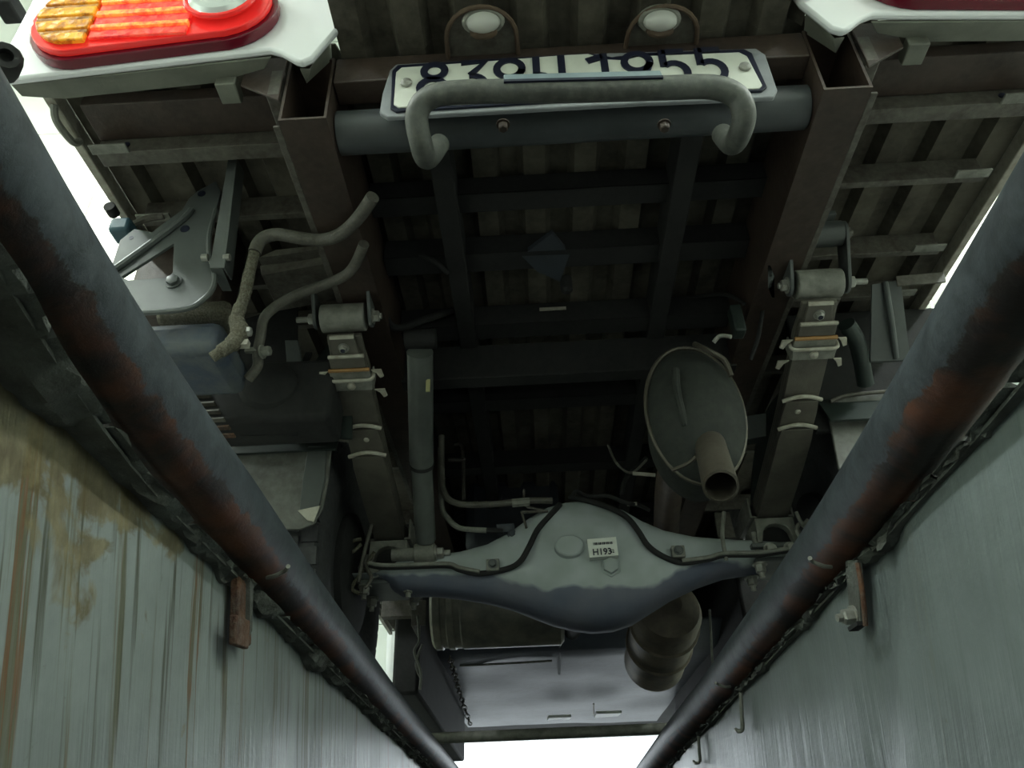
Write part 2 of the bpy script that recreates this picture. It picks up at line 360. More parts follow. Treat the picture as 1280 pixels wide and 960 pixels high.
def pit_wall(name, x, out, mat):
    # a gently uneven wall face: grid of points, then its thickness
    s = G(); ny, nz = 420, 40; vs = []; fs = []
    for i in range(ny + 1):
        for j in range(nz + 1):
            y = PY0 + (PY1 - PY0) * i / ny; z = PZ + (0.0 - PZ) * j / nz
            d = noise.noise(Vector((x * 9, y * 2.1, z * 1.4))) * 0.006 + noise.noise(Vector((x, y * 7, z * 4))) * 0.0025
            if out > 0:
                u = y - 0.80 + 0.85 * (z + 0.078); d += 0.010 / (1 + math.exp(-u * 120)) * math.exp(-max(u, 0) / 0.10) - 0.002   # old casting joint
            vs.append((x + out * (0.004 + d), y, z))
    for i in range(ny):
        for j in range(nz):
            a = i * (nz + 1) + j; fs.append((a, a + 1, a + nz + 2, a + nz + 1))
    s.add(vs, fs)
    s.bb(x + out * 0.02, x + out * 0.2, PY0, PY1, PZ, 0.0)
    return struct(name, s, mat)
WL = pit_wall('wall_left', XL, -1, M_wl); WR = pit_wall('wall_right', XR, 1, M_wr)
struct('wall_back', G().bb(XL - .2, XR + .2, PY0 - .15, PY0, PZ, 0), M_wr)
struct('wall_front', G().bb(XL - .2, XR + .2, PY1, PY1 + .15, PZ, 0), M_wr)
# broken concrete edging between the pipes and the wall faces
def lip(parent, x, out, y0, y1, depth, seed):
    rnd = random.Random(seed); y = y0; X0 = x
    bed = []
    for i in range(61):
        yy = y0 + (y1 - y0) * (i / 60) ** 1.6; q = X0 - out * (near(yy) * (1.15 if out < 0 else .6) + (.012 if out < 0 else .004))
        bed.append([Vector((X0 + out * .05, yy, -.005)), Vector((q, yy, -.005)), Vector((q, yy, -.008)), Vector((X0 + out * .05, yy, -.008))])
    build('gap_backing', G().loft(bed), M_conc, parent)  # added strip under the chunks, stops light leaking through their gaps
    while y < y1:
        L = rnd.uniform(0.05, 0.20); gap = rnd.uniform(0.003, 0.010)
        n = max(4, int(L / 0.010)); rings = []
        for i in range(n + 1):
            yy = y + (L - gap) * i / n; nr = near(yy); x = X0 - out * nr * (0.55 if out < 0 else 0.3); xt = X0 - out * (nr * (1.15 if out < 0 else .6) + (.014 if out < 0 else .006)); e = 0.5 if i in (0, n) else 1.0
            dz = depth * (0.70 + 1.3 * noise.noise(Vector((yy * 11, seed, 0)))) * (0.8 + 0.2 * e)
            px = 0.010 + 0.008 * noise.noise(Vector((yy * 14, seed + 5, 0)))
            px *= 0.6 + 0.4 * e
            zt = -0.003
            j = lambda k: 0.007 * noise.noise(Vector((yy * 55, k * 3.1, seed)))
            rings.append([Vector((X0 + out * 0.06, yy, zt - .002)), Vector((xt - out * px * .5, yy, zt)), Vector((xt - out * (px * .5 - .003) + j(2), yy, -dz * .4 + j(3))),
                          Vector((x - out * (px * .72) + j(4), yy, -dz * .9 + j(5))), Vector((x - out * 0.002, yy, -dz * 1.02 + j(6))), Vector((X0 + out * 0.06, yy, -dz))])
        build('concrete_chunk', G().loft(rings), M_conc, parent, sharp=25)
        y += L
lip(WL, XL, -1, -0.2, 3.4, 0.015, 3)
lip(WR, XR, 1, -0.2, 3.4, 0.009, 8)
# room walls of white boards
def boards(name, axis, pos, a0, a1, holes=(), pitch=0.415, th=0.02):
    g0 = G()
    def slabbox(s, u0, u1, z0, z1, d0, d1):
        if axis == 'x': s.bb(pos + d0, pos + d1, u0, u1, z0, z1)
        else: s.bb(u0, u1, pos + d0, pos + d1, z0, z1)
    sgn = 1 if pos > 0 else -1
    segs = [(a0, a1, 0, RZ)] if not holes else []
    for h in holes: segs += [(a0, h[0], 0, RZ), (h[1], a1, 0, RZ), (h[0], h[1], h[3], RZ)] + ([(h[0], h[1], 0, h[2])] if h[2] > 0 else [])
    for u0, u1, z0, z1 in segs: slabbox(g0, u0, u1, z0, z1, sgn * 0.02, sgn * 0.15)
    wobj = struct(name, g0, M_gap)
    for u0, u1, z0, z1 in segs:
        z = 0.0
        while z < RZ - 1e-4:
            b0 = max(z, z0) + 0.003; b1 = min(z + pitch, z1, RZ) - 0.003
            if b1 - b0 > 0.02:
                s = G(); slabbox(s, u0, u1, b0, b1, 0, sgn * th); build('wall_board', s, M_white, wobj, bevel=0.002)
            z += pitch
    return wobj
boards('wall_garage_left', 'x', RX0, RY0, RY1)
boards('wall_garage_right', 'x', RX1, RY0, RY1)
boards('wall_garage_back', 'y', RY0, RX0, RX1)
FW = boards('wall_garage_front', 'y', RY1, RX0, RX1, holes=[(-0.95, 1.15, 0.0, 2.1)])
g = G()
g.bb(-1.03, -0.95, RY1 - .05, RY1 + .16, 0, 2.18); g.bb(1.15, 1.23, RY1 - .05, RY1 + .16, 0, 2.18); g.bb(-0.95, 1.15, RY1 - .05, RY1 + .16, 2.1, 2.18)
struct('door_1', g, M_white, bevel=0.004)
CE = struct('ceiling', G().bb(RX0, RX1, RY0, RY1, RZ + 0.02, RZ + 0.12), M_gap)
y = 2.547 - 0.415 * 16
while y < RY1 + 0.3:
    a = max(y, RY0) + .002; b = min(y + 0.415, RY1) - .002
    if b > a: build('ceiling_panel', G().bb(RX0, RX1, a, b, RZ, RZ + 0.02), M_white, CE, bevel=0.002)
    y += 0.415
# ground outside the open door
struct('floor_outside', G().bb(-6, 6, RY1, RY1 + 14, -0.15, -0.01), M_floor)

# ceiling tube fittings (light sources of the garage)
k = 0
for (x, yy) in ((-2.3, -2.2), (2.5, -2.2), (-2.3, 0.2), (2.5, 0.2), (-2.3, 3.4), (2.5, 3.4)):
    where = {-2.2: 'furthest back', 0.2: 'level with the truck tail', 3.4: 'level with the cab'}[yy]
    f = empty('ceiling_light', (x, yy, RZ - .5), 'white twin tube light on the %s of the ceiling, %s' % ('left' if x < 0 else 'right', where), 'lamp', 'tube lights on the garage ceiling')
    build('housing', G().bb(x - .08, x + .08, yy - .62, yy + .62, RZ - .505, RZ - .47), M_white, f, bevel=.004)
    for q in (-.5, .5): build('hanging_rod', G().cyl((x, yy + q, RZ - .47), (x, yy + q, RZ), .006, n=8), M_white, f)
    for s in (-1, 1): build('tube', G().cyl((x + s * .04, yy - .6, RZ - .521), (x + s * .04, yy + .6, RZ - .521), .013), M_tub, f)
    area('added_uplight', (x, yy, RZ - .46), (.14, 1.2), (math.pi, 0, 0), 24.0, (0.97, 1.0, 0.88))  # upward light added above the housing to whiten the ceiling
    area('tube_light', (x, yy, RZ - .53), (.14, 1.2), (0, 0, 0), CEIL_LAMP_W * (1.0 if yy < 1 else 0.35), (0.90, 1.0, 0.96))
# unseen lamp added in the pit behind the camera to light the underside
for (x, yy, z, rx, lab) in ((0.0, -1.3, -1.0, 68, 'unseen tube lamp added as fill light on the back wall of the pit'),):
    f = empty('added_fill_lamp', (x, yy - .2, z), lab, 'lamp')
    build('housing', G().bb(x - .26, x + .26, PY0, PY0 + .06, z - .06, z + .06), M_hold, f, bevel=.006)
    build('tube', G().cyl((x - .24, PY0 + .085, z), (x + .24, PY0 + .085, z), .016), M_tub, f)
    area('added_fill_light', (x, PY0 + .12, z), (.5, .12), (math.radians(rx + 45), 0, 0), PIT_FILL_W, (0.90, 1.0, 0.98))

# ================================================================= PIT EDGE PIPES
def pipe(px, lab, flip):
    pts = []
    for p in px: pts.append(at(p[0], p[1], z=0.0392))
    d = (pts[0] - pts[1]).normalized(); pts = [pts[0] + Vector((d.x * .6, -.6 * 1.0, 0))] + pts
    e = pts[-1]; pts.append(Vector((e.x + flip * 0.003, 3.4, 0.0392))); pts.append(Vector((e.x + flip * .003, 5.2, 0.0392)))
    def lin(y):
        for a_, b_ in zip(pts, pts[1:]):
            if y <= b_.y: return a_.x + (b_.x - a_.x) * (y - a_.y) / (b_.y - a_.y)
        return pts[-1].x
    cp = []; y = pts[0].y + .16
    while y < 5.2: cp.append(Vector((sum(lin(y + q * .02) for q in range(-8, 9)) / 17, y, 0.0392))); y += .05
    s = G().tube(cp, [0.0335 + 0.0035 * min(max((p.y - .3) / .4, 0), 1) for p in cp], 28, False)
    o = build('pit_edge_pipe', s, M_pipe); o['label'] = lab; o['category'] = 'pipe'; return o, pts
pl, ptsL = pipe([(50, 322), (151, 473), (288, 640), (341, 712), (475, 874), (515, 918)], 'thick rusty blue-grey steel pipe along the left edge of the pit', 1)
pr, ptsR = pipe([(1290, 318), (1206, 444), (1082, 630), (983, 757), (896, 864), (852, 912)], 'thick rusty blue-grey steel pipe along the right edge of the pit', -1)
for o, (px, py) in ((pl, (345, 718)), (pl, (1, 1)), (pr, (1028, 706)), (pr, (905, 858))):
    if px == 1: continue
    c = at(px, py, z=0.003); sg = 1 if c.x < 0 else -1
    build('weld_bead', G().tube([c + Vector((sg * .016, -.012, .004)), c + Vector((sg * .010, .0, .004)), c + Vector((-sg * 0.002, .004, .0)), c + Vector((-sg * .014, 0.014, .002))], 0.0025, 8), M_bush, o)
# cross bar tying the pipes near the far end
a = at(492, 925, z=0.0925); b = at(893, 908, z=0.0925)
cb = build('cross_bar', G().tube([a, (a + b) / 2, b], 0.0155, 14), M_bush)
cb['label'] = 'thin grey steel bar lying across both pipes at the far end of the pit'; cb['category'] = 'bar'
# rusted bracket set in the left wall
e = empty('rusty_bracket', (XL, 0.84, 0), 'flaking rust-brown upright steel bracket on the left pit wall under the pipe', 'bracket')
def wl(px, py, x=XL + .004): return at(px, py, x=x)
p = [wl(288, 716), wl(306, 722), wl(304, 808), wl(286, 800)]
build('strap', G().slab(p, (0.009, 0, 0)), M_rusty, e, bevel=.002)
p = [wl(286, 768, XL + .013), wl(304, 776, XL + .013), wl(302, 812, XL + .013), wl(285, 806, XL + .013)]
build('foot_plate', G().slab(p, (0.008, 0, 0)), M_rusty, e, bevel=.002)
build('flange', G().slab([wl(304, 724, XL + .01), wl(308, 724, XL + .01), wl(306, 790, XL + .01), wl(303, 796, XL + .01)], (0.008, 0, 0)), M_conc, e, bevel=.001)
# brackets and hooks under the right pipe
e = empty('hanging_bracket', (XR, 0.86, 0), 'rusty strap with a bright bolt hanging on the right pit wall below the pipe', 'bracket')
def wr(px, py, x=XR - .004): return at(px, py, x=x)
build('strap', G().slab([wr(1063, 700), wr(1078, 700), wr(1083, 780), wr(1070, 786)], (-0.006, 0, 0)), M_conc, e, 'grey painted strap', bevel=.001)
build('rod', G().tube([wr(1072, 704, XR - .012), wr(1078, 740, XR - .014), wr(1082, 782, XR - .014)], .0028, 8), M_rusty, e, 'rust-red rod')
build('bolt', G().bolt(wr(1068, 770, XR - .010), (-1, -.1, -.1), .0085, .014, .006), M_bolt, e, 'bright hexagon bolt')
build('foot', G().slab([wr(1071, 784, XR - .012), wr(1083, 776, XR - .012), wr(1084, 781, XR - .012), wr(1073, 789, XR - .012)], (-0.010, 0, 0)), M_black, e)
for (x, y0, y1, lab) in ((926, 866, 914, 'thin bent wire hook hanging on the right pit wall, nearer one'), (873, 920, 954, 'thin bent wire hook hanging on the right pit wall, furthest one')):
    s = G().tube([wr(x, y0, XR - .006), wr(x + 1, (y0 + y1) / 2, XR - .008), wr(x + 2, y1 - 3, XR - .008), wr(x - 3, y1, XR - .014), wr(x - 6, y1 - 2, XR - .012)], .0035, 8)
    o = build('wire_hook', s, M_bush); o['label'] = lab; o['category'] = 'hook'

# ================================================================= TRUCK
TC = 0.080
T = empty('truck', (TC, 3.0, 0), 'white light truck standing over the inspection pit, seen from below its tail', 'truck')
def P(name, g, mat, label=None, parent=None, bevel=0.0, **k): return build(name, g, mat, parent or T, label, bevel, **k)

# --- cargo deck of corrugated steel
def corrugated(x0, x1, y0, y1, z, pitch=0.088, h=0.022, th=0.003):
    prof = []; x = x0
    while x < x1:
        prof += [(x, z), (x + pitch * .42, z), (x + pitch * .54, z + h), (x + pitch * .88, z + h)]; x += pitch
    prof = [q for q in prof if q[0] <= x1] + [(x1, z)]
    s = G(); n = len(prof)
    vs = [(px, yy, pz + o) for yy in (y0, y1) for o in (0, th) for px, pz in prof]; fs = []
    for i in range(n - 1):
        fs += [(i, i + 1, 2 * n + i + 1, 2 * n + i), (n + i, 3 * n + i, 3 * n + i + 1, n + i + 1), (i, n + i, n + i + 1, i + 1), (2 * n + i, 2 * n + i + 1, 3 * n + i + 1, 3 * n + i)]
    fs += [(0, 2 * n, 3 * n, n), (n - 1, 2 * n - 1, 4 * n - 1, 3 * n - 1)]
    return s.add(vs, fs)
P('cargo_deck', corrugated(-0.695, 0.845, 0.70, 3.7, 0.762), M_deck, 'brown-black corrugated steel deck')
P('deck_sill', corrugated(-0.255, 0.425, 0.53, 0.6995, 0.762), M_deck, 'corrugated rear sill of the deck')
# channels across the deck
for (yy, h, lab) in ((0.815, 0.055, 1), (0.975, 0.045, 0), (1.16, 0.045, 0), (1.30, 0.040, 0), (1.56, 0.045, 0), (1.95, 0.05, 0), (2.35, 0.05, 0), (2.75, 0.05, 0), (3.15, 0.05, 0), (3.55, 0.05, 0)):
    for x0, x1 in ((-0.665, -0.335), (0.495, 0.80)):
        s = G(); zb = 0.762 - h
        s.bb(x0, x1, yy - .002, yy + .002, zb, .762); s.bb(x0, x1, yy, yy + (.026 if yy < .9 else .011), zb, zb + .003)
        cm = P('crossmember', s, M_chan, bevel=.001)
        ox = x0 if x0 < 0 else x1; d = 1 if x0 < 0 else -1
        P('end_tab', G().bb(ox - d * .004, ox + d * .055, yy - .020, yy - .002, zb - .004, zb), M_bush, parent=cm, bevel=.001)
        if yy < .9:
            P('locating_hole', G().cyl((ox + d * .045, yy - .0035, zb + .016), (ox + d * .045, yy - .0021, zb + .016), .006, n=12), M_ink, parent=cm, label='round black hole')
pass
for (yy, zb, h, d) in ((0.955, 0.722, .04, .045), (1.10, 0.715, .045, .05), (1.30, 0.70, .05, .05), (1.60, 0.70, .05, .05), (1.95, .7, .05, .05), (2.35, .7, .05, .05), (2.75, .7, .05, .05), (3.2, .7, .05, .05)):
    s = G().bb(-.262, .425, yy, yy + .003, zb, zb + h); s.bb(-.262, .425, yy, yy + d, zb, zb + .003)
    P('crossmember', s, M_black, bevel=.001)  # black here puts the shade of the middle into the colour
P('crossmember', G().bb(-.262, .425, 1.372, 1.376, .598, .70).bb(-.262, .425, 1.34, 1.376, .595, .60).bb(-.262, .425, 1.376, 1.42, .697, .701), M_black, 'deep black crossmember above the axle', bevel=.001)
P('crossmember', G().bb(-.262, .425, .705, .745, .700, .755), M_rail, 'rear end crossmember behind the number plate', bevel=.002)
for x in (-0.125, 0.275): P('deck_stringer', G().bb(x - .018, x + .018, .75, 3.6, .694, .7605), M_black, bevel=.002)
for x0, x1 in ((-.665, -.335), (.495, .80)): P('rear_beam', G().bb(x0, x1, .745, .812, .735, .7615), M_rail, bevel=.002)
# frame rails: hollow brown boxes
for (x0, x1) in ((-.332, -.264), (.425, .492)):
    s = G(); t = .004; z0, z1 = .622, .758; y0, y1 = .705, 5.0
    s.bb(x0, x1, y0, y1, z0, z0 + t); s.bb(x0, x1, y0, y1, z1 - t, z1); s.bb(x0, x0 + t, y0, y1, z0 + t, z1 - t); s.bb(x1 - t, x1, y0, y1, z0 + t, z1 - t)
    s.bb(x0 + t, x1 - t, 1.0, 1.01, z0 + t, z1 - t)
    r = P('frame_rail', s, M_rail, 'brown hollow box rail')
    xo = x0 if x0 < 0 else x1; d = -1 if x0 < 0 else 1
    P('rail_flange', G().bb(xo, xo + d * .010, y0 + .01, 2.0, z0 - .001, z0 + .003), M_chan, parent=r, bevel=.0008)
for s_, x in ((-1, -.335), (1, .495)):
    P('gusset', G().slab([(x, .70, .66), (x + s_ * .06, .70, .70), (x + s_ * .06, .70, .76), (x, .70, .76)], (0, .004, 0)), M_rail, bevel=.001)
# side skirts
P('side_rail', G().bb(-.712, -.697, .70, 3.7, .735, .80), M_edge, 'pale left edge rail of the deck', bevel=.002)
P('side_rail', G().bb(.846, .861, .70, 3.7, .735, .80), M_edge, 'pale right edge rail of the deck', bevel=.002)
P('rail_clip', G().tube([(-.700, .74, .735), (-.704, .76, .722), (-.700, .80, .722), (-.696, .81, .735)], .006, 8), M_bush)
# rear cross tube
P('cross_tube', G().cyl((-.262, .765, .662), (.423, .765, .662), .032, n=24), M_tube, 'round grey tube between the frame rails')
# cargo box above the deck
for x0, x1 in ((-.712, -.682), (.819, .849)): P('side_gate', G().bb(x0, x1, .72, 3.7, .803, 1.2), M_body, bevel=.003)
P('tailgate', G().bb(-.262, .425, .50, .53, .79, 1.2), M_body, bevel=.003)
P('headboard', G().bb(-.70, .84, 3.66, 3.70, .80, 1.55), M_body, bevel=.003)

# --- rear corner panels with the lamp clusters
def corner(s):
    def X(x): return x if s < 0 else 2 * TC - x
    y = .66; m = lambda pts: [Vector((X(a), y, b)) for a, b in pts]
    out = [(-.735, 1.15), (-.735, .715), (-.728, .695), (-.712, .687), (-.345, .722), (-.328, .714), (-.306, .694), (-.294, .688), (-.280, .697), (-.252, .76), (-.236, .84), (-.236, 1.15)]
    pan = P('corner_panel', G().slab(m(out), (0, .012, 0)), M_body, 'white rear corner panel, %s' % ('left' if s < 0 else 'right'), bevel=.004)
    lp = [(-.712, .687), (-.60, .697), (-.345, .716), (-.350, .75), (-.70, .735)]
    # folded underside that runs forward under the panel
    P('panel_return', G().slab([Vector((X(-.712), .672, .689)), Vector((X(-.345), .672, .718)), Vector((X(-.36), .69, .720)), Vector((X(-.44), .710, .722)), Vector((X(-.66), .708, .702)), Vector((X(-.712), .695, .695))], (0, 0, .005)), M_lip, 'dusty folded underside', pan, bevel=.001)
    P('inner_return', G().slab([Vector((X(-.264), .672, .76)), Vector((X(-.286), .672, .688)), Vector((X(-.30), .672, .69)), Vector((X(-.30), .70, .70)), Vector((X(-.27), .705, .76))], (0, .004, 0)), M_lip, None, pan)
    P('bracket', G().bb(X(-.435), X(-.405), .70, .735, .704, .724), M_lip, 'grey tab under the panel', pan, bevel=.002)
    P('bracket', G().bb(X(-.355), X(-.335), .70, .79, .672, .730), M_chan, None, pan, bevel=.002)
    # lamp outline: a rounded bar
    def outline(gr, n=14):
        L, R, B, Tp = -.688 - gr, -.345 + gr, .704 - gr, .862 + gr
        sl = .10    # the lower edge rises inward
        pts = []
        hh = (Tp - B) / 2
        for i in range(n + 1):
            a = math.pi / 2 + math.pi * i / n; pts.append((L + hh * .9 + hh * .9 * math.cos(a), B + hh + hh * math.sin(a)))
        for i in range(n + 1):
            a = -math.pi / 2 + math.pi * i / n; pts.append((R - hh * .9 + hh * .9 * math.cos(a), B + hh + .016 + (hh - .008) * math.sin(a)))
        return pts
    base = P('tail_lamp', G().slab([Vector((X(a), .6595, b)) for a, b in outline(.007)], (0, -.016, 0)), M_dred, 'dark red base of the %s tail lamp' % ('left' if s < 0 else 'right'), bevel=.003)
    P('lens_rim', G().slab([Vector((X(a), .6433, b)) for a, b in outline(.0)], (0, -.010, 0)), M_red, 'red lens body', base, bevel=.003)
    yb = .6331
    def cell(pts, mat, lab, off=.007): return P('lens_section', G().slab([Vector((X(a), yb, b)) for a, b in pts], (0, -off, 0)), mat, lab, base, bevel=.0018)
    o = outline(-.011)
    # amber section at the outer end, ribbed with bands
    xa = -.594
    def clipband(x0, x1, z0, z1):
        """part of the lamp outline between two heights"""
        n = 8; left = []; right = []
        for i in range(n + 1):
            z = z0 + (z1 - z0) * i / n
            B, Tp = .715, .851; hh = (Tp - B) / 2; q = max(0, 1 - ((z - B - hh) / hh) ** 2) ** .5
            xl = -.677 + hh * .9 * (1 - q); xr = -.356 - hh * .9 * (1 - q)
            left.append((max(x0, xl), z)); right.append((min(x1, xr), z))
        return left + right[::-1]
    zs = [.717, .735, .744, .766, .777, .797, .806, .826, .834, .849]
    for i in range(9):
        if s > 0 and i > 8: continue
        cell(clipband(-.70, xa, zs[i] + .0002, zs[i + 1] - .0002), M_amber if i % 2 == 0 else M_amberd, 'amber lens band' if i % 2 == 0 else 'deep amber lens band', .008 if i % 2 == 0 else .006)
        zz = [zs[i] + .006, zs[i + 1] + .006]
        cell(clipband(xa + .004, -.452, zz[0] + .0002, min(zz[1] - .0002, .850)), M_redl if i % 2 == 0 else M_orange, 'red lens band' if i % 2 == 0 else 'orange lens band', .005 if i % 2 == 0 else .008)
    c = Vector((X(-.414), .630, .800)); 
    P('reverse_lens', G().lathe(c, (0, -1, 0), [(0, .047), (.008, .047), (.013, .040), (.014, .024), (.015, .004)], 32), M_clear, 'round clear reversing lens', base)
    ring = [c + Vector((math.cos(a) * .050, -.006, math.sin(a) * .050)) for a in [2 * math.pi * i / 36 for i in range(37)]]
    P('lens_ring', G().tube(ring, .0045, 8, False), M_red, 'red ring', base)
    for i in range(7):
        a = i * 0.9; r = .012 + .004 * i
        P('facet', G().box(c + Vector((r * math.cos(a), -.0125 + r * .12, r * math.sin(a))), (.015, .004, .009), Matrix.Rotation(a, 3, 'Y')), M_clear, None, base, bevel=.001)
    return pan
corner(-1); corner(1)
c = at(6, 76, y=.60)
P('gate_buffer', G().lathe(c, (0.5, -.55, -.3), [(-.03, .019), (.01, .021), (.018, .017), (.018, .009), (.006, .008)], 12), M_black, 'dark rubber buffer at the left corner', sharp=50)
c = at(12, 10, y=.70); P('gate_hinge', G().box(c, (.03, .04, .03)), M_black, bevel=.004)

# --- number plate
def v_at(px, py, y=.70): return at(px, py, y=y)
def platepoly(pts, r=.010):
    return pts
hold = [v_at(487, 88), v_at(495, 80), v_at(700, 68), v_at(945, 60), v_at(957, 68), v_at(972, 112), v_at(968, 121), v_at(800, 128), v_at(484, 146), v_at(474, 140), v_at(478, 116)]
hol = P('number_plate', G().slab(hold, (0, .008, 0)), M_hold, 'grey holder with a white number plate reading 839 55', bevel=.002)
def pl_at(px, py, y=.696): return at(px, py, y=y)
frame = [pl_at(490, 88), pl_at(497, 81), pl_at(600, 74), pl_at(735, 66), pl_at(765, 71), pl_at(800, 66), pl_at(930, 61), pl_at(940, 66), pl_at(959, 108), pl_at(953, 113), pl_at(700, 126), pl_at(495, 139), pl_at(488, 135)]
P('plate_border', G().slab(frame, (0, .004, 0)), M_ink, 'dark blue plate border', hol, bevel=.001)
pw = [pl_at(495, 90, .694), pl_at(502, 84, .694), pl_at(600, 77, .694), pl_at(700, 69, .694), pl_at(735, 67, .694), pl_at(760, 74, .694), pl_at(780, 75, .694), pl_at(800, 70, .694), pl_at(924, 65, .694), pl_at(934, 70, .694), pl_at(953, 106, .694), pl_at(949, 110, .694), pl_at(700, 123, .694), pl_at(498, 134, .694), pl_at(492, 130, .694)]
P('plate_face', G().slab(pw, (0, .003, 0)), M_plate, 'white plate sheet with a dented upper edge', hol, bevel=.001)
# characters drawn as embossed strokes; plate axes measured from its corners
O = pl_at(497, 132, .6935); UX = (pl_at(952, 108, .6935) - O); UX = UX.normalized(); UZ = Vector((0, 0, 1)) - UX * UX.z; UZ.normalize()
def stroke(g, pts, wd=.0105):
    pts = [O + UX * a + UZ * b for a, b in pts]; n = len(pts); L = []; R = []
    for i in range(n):
        d = (pts[min(i + 1, n - 1)] - pts[max(i - 1, 0)]).normalized(); q = Vector((-d.z, 0, d.x)) * wd / 2
        L.append(pts[i] + q); R.append(pts[i] - q)
    for i in range(n - 1): g.slab([L[i], L[i + 1], R[i + 1], R[i]], (0, -.0018, 0))
def arc(cx, cz, rx, rz, a0, a1, n=14): return [(cx + rx * math.cos(math.radians(a0 + (a1 - a0) * i / n)), cz + rz * math.sin(math.radians(a0 + (a1 - a0) * i / n))) for i in range(n + 1)]
def glyph(ch, x, s=1.0):
    g = G(); h = .076; b = .014; t = b + h
    if ch == '8': stroke(g, arc(x, b + h * .27, .0175, h * .24, 0, 360, 22)); stroke(g, arc(x + .002, b + h * .75, .015, h * .20, 0, 360, 22))
    if ch == '9': stroke(g, arc(x, b + h * .70, .018, h * .25, 0, 360, 22)); stroke(g, [(x + .018, b + h * .66), (x + .008, b + h * .3), (x - .008, b)])
    if ch == '3': stroke(g, [(x - .018, t - .004), (x + .016, t - .004), (x - .004, b + h * .58)]); stroke(g, arc(x - .003, b + h * .29, .019, h * .26, 100, -150, 16))
    if ch == '5': stroke(g, [(x + .017, t - .004), (x - .014, t - .004)]); stroke(g, [(x - .014, t), (x - .014, b + h * .52)]); stroke(g, arc(x - .001, b + h * .32, .018, h * .29, 130, -150, 16))
    if ch == '1': stroke(g, [(x - .018, b + h * .80), (x + .004, t - .006)], .012); stroke(g, [(x + .006, t), (x + .006, b)])
    if ch == 'I': stroke(g, [(x, t), (x, b)])
    if ch == 'b': stroke(g, [(x, t), (x, b)]); stroke(g, arc(x + .002, b + h * .25, .018, h * .22, 110, -110, 14))
    P('plate_character', g, M_ink, None, hol)
for ch, px in (('8', 541), ('3', 592), ('9', 637), ('b', 671), ('I', 703), ('1', 752), ('9', 799), ('5', 845), ('5', 892)):
    q = at(px, 95, y=.6935); glyph(ch, (q - O).dot(UX))
for px, py in ((508, 104), (931, 84)):
    q = pl_at(px, py, .6925); P('plate_screw', G().lathe(q, (0, -1, 0), [(0, .0085), (.003, .008), (.006, .004)], 14), M_bolt, 'round plate screw', hol)
# plate lamps on tabs reaching back over the plate
for (cx, cy, hw) in ((604, 26, 44), (824, 24, 44)):
    z = .752; a = at(cx - hw, 70, z=z - .006); b = at(cx + hw, 66, z=z - .006); tp = at(cx, 3, z=z)
    w2 = (b.x - a.x) / 2; xc = (a.x + b.x) / 2
    pts = [Vector((a.x, .712, .745)), Vector((b.x, .712, .745))]
    for i in range(13):
        an = math.pi * i / 12; pts.append(Vector((xc + w2 * .97 * math.cos(an), tp.y + w2 * .9 - w2 * .9 * math.sin(an), .745)))
    br = P('plate_lamp', G().slab(pts, (0, 0, .004)), M_chan, 'grey tab of the %s number plate lamp' % ('left' if cx < 700 else 'right'), bevel=.001)
    rim = [p - Vector((0, 0, .003)) for p in pts[1:]] + [pts[0] - Vector((0, 0, .003))]
    P('tab_rim', G().tube(rim, .0035, 8, False), M_exh, 'brown edge of the tab', br)
    c = at(cx, cy, z=.742)
    P('lamp_body', G().lathe(c, (0, -.35, -1), [(-.004, .031), (.006, .030), (.010, .026)], 28, 1, .62), M_bush, 'oval lamp body', br)
    P('lamp_lens', G().lathe(c + Vector((0, -.003, -.009)), (0, -.35, -1), [(0, .024), (.008, .022), (.015, .014), (.018, .003)], 28, 1, .6), M_lampg, 'pale lamp lens', br)
    P('lamp_shade', G().lathe(c + Vector((0, .010, -.010)), (0, -.35, -1), [(0, .020), (.010, .019), (.013, .012)], 20, 1, .45), M_exh, 'brown inset', br)

# --- guard bar in front of the plate
hp = [at(549, 180, y=.735), at(534, 198, y=.70), at(526, 178, y=.66), at(521, 145, y=.635), at(534, 124, y=.622), at(565, 116, y=.615), at(640, 114, y=.612), at(730, 113, y=.612), at(830, 110, y=.612), at(890, 109, y=.615),
      at(920, 120, y=.622), at(930, 142, y=.635), at(925, 166, y=.66), at(915, 180, y=.70), at(903, 168, y=.735)]
hb = P('guard_bar', G().tube(hp, .0145, 20), M_bar, 'bent round grey guard bar in front of the number plate')
a = at(630, 106, y=.602); b = at(828, 101, y=.602)
P('bar_sleeve', G().slab([a, b, b + Vector((0, .004, .016)), a + Vector((0, .004, .016))], (0, -.006, .002)), M_strip, 'thin blue-grey strip clipped on the bar', hb, bevel=.0015)
P('sleeve_edge', G().slab([a + Vector((0, -.001, -.003)), b + Vector((0, -.001, -.003)), b + Vector((0, -.001, .001)), a + Vector((0, -.001, .001))], (0, -.006, 0)), M_ink, None, hb)
for px in (628, 830):
    c = at(px, 140, y=.703); P('holder_bolt', G().bolt(c + Vector((0, .012, -.01)), (0, 0, -1), .007, .012), M_rail)

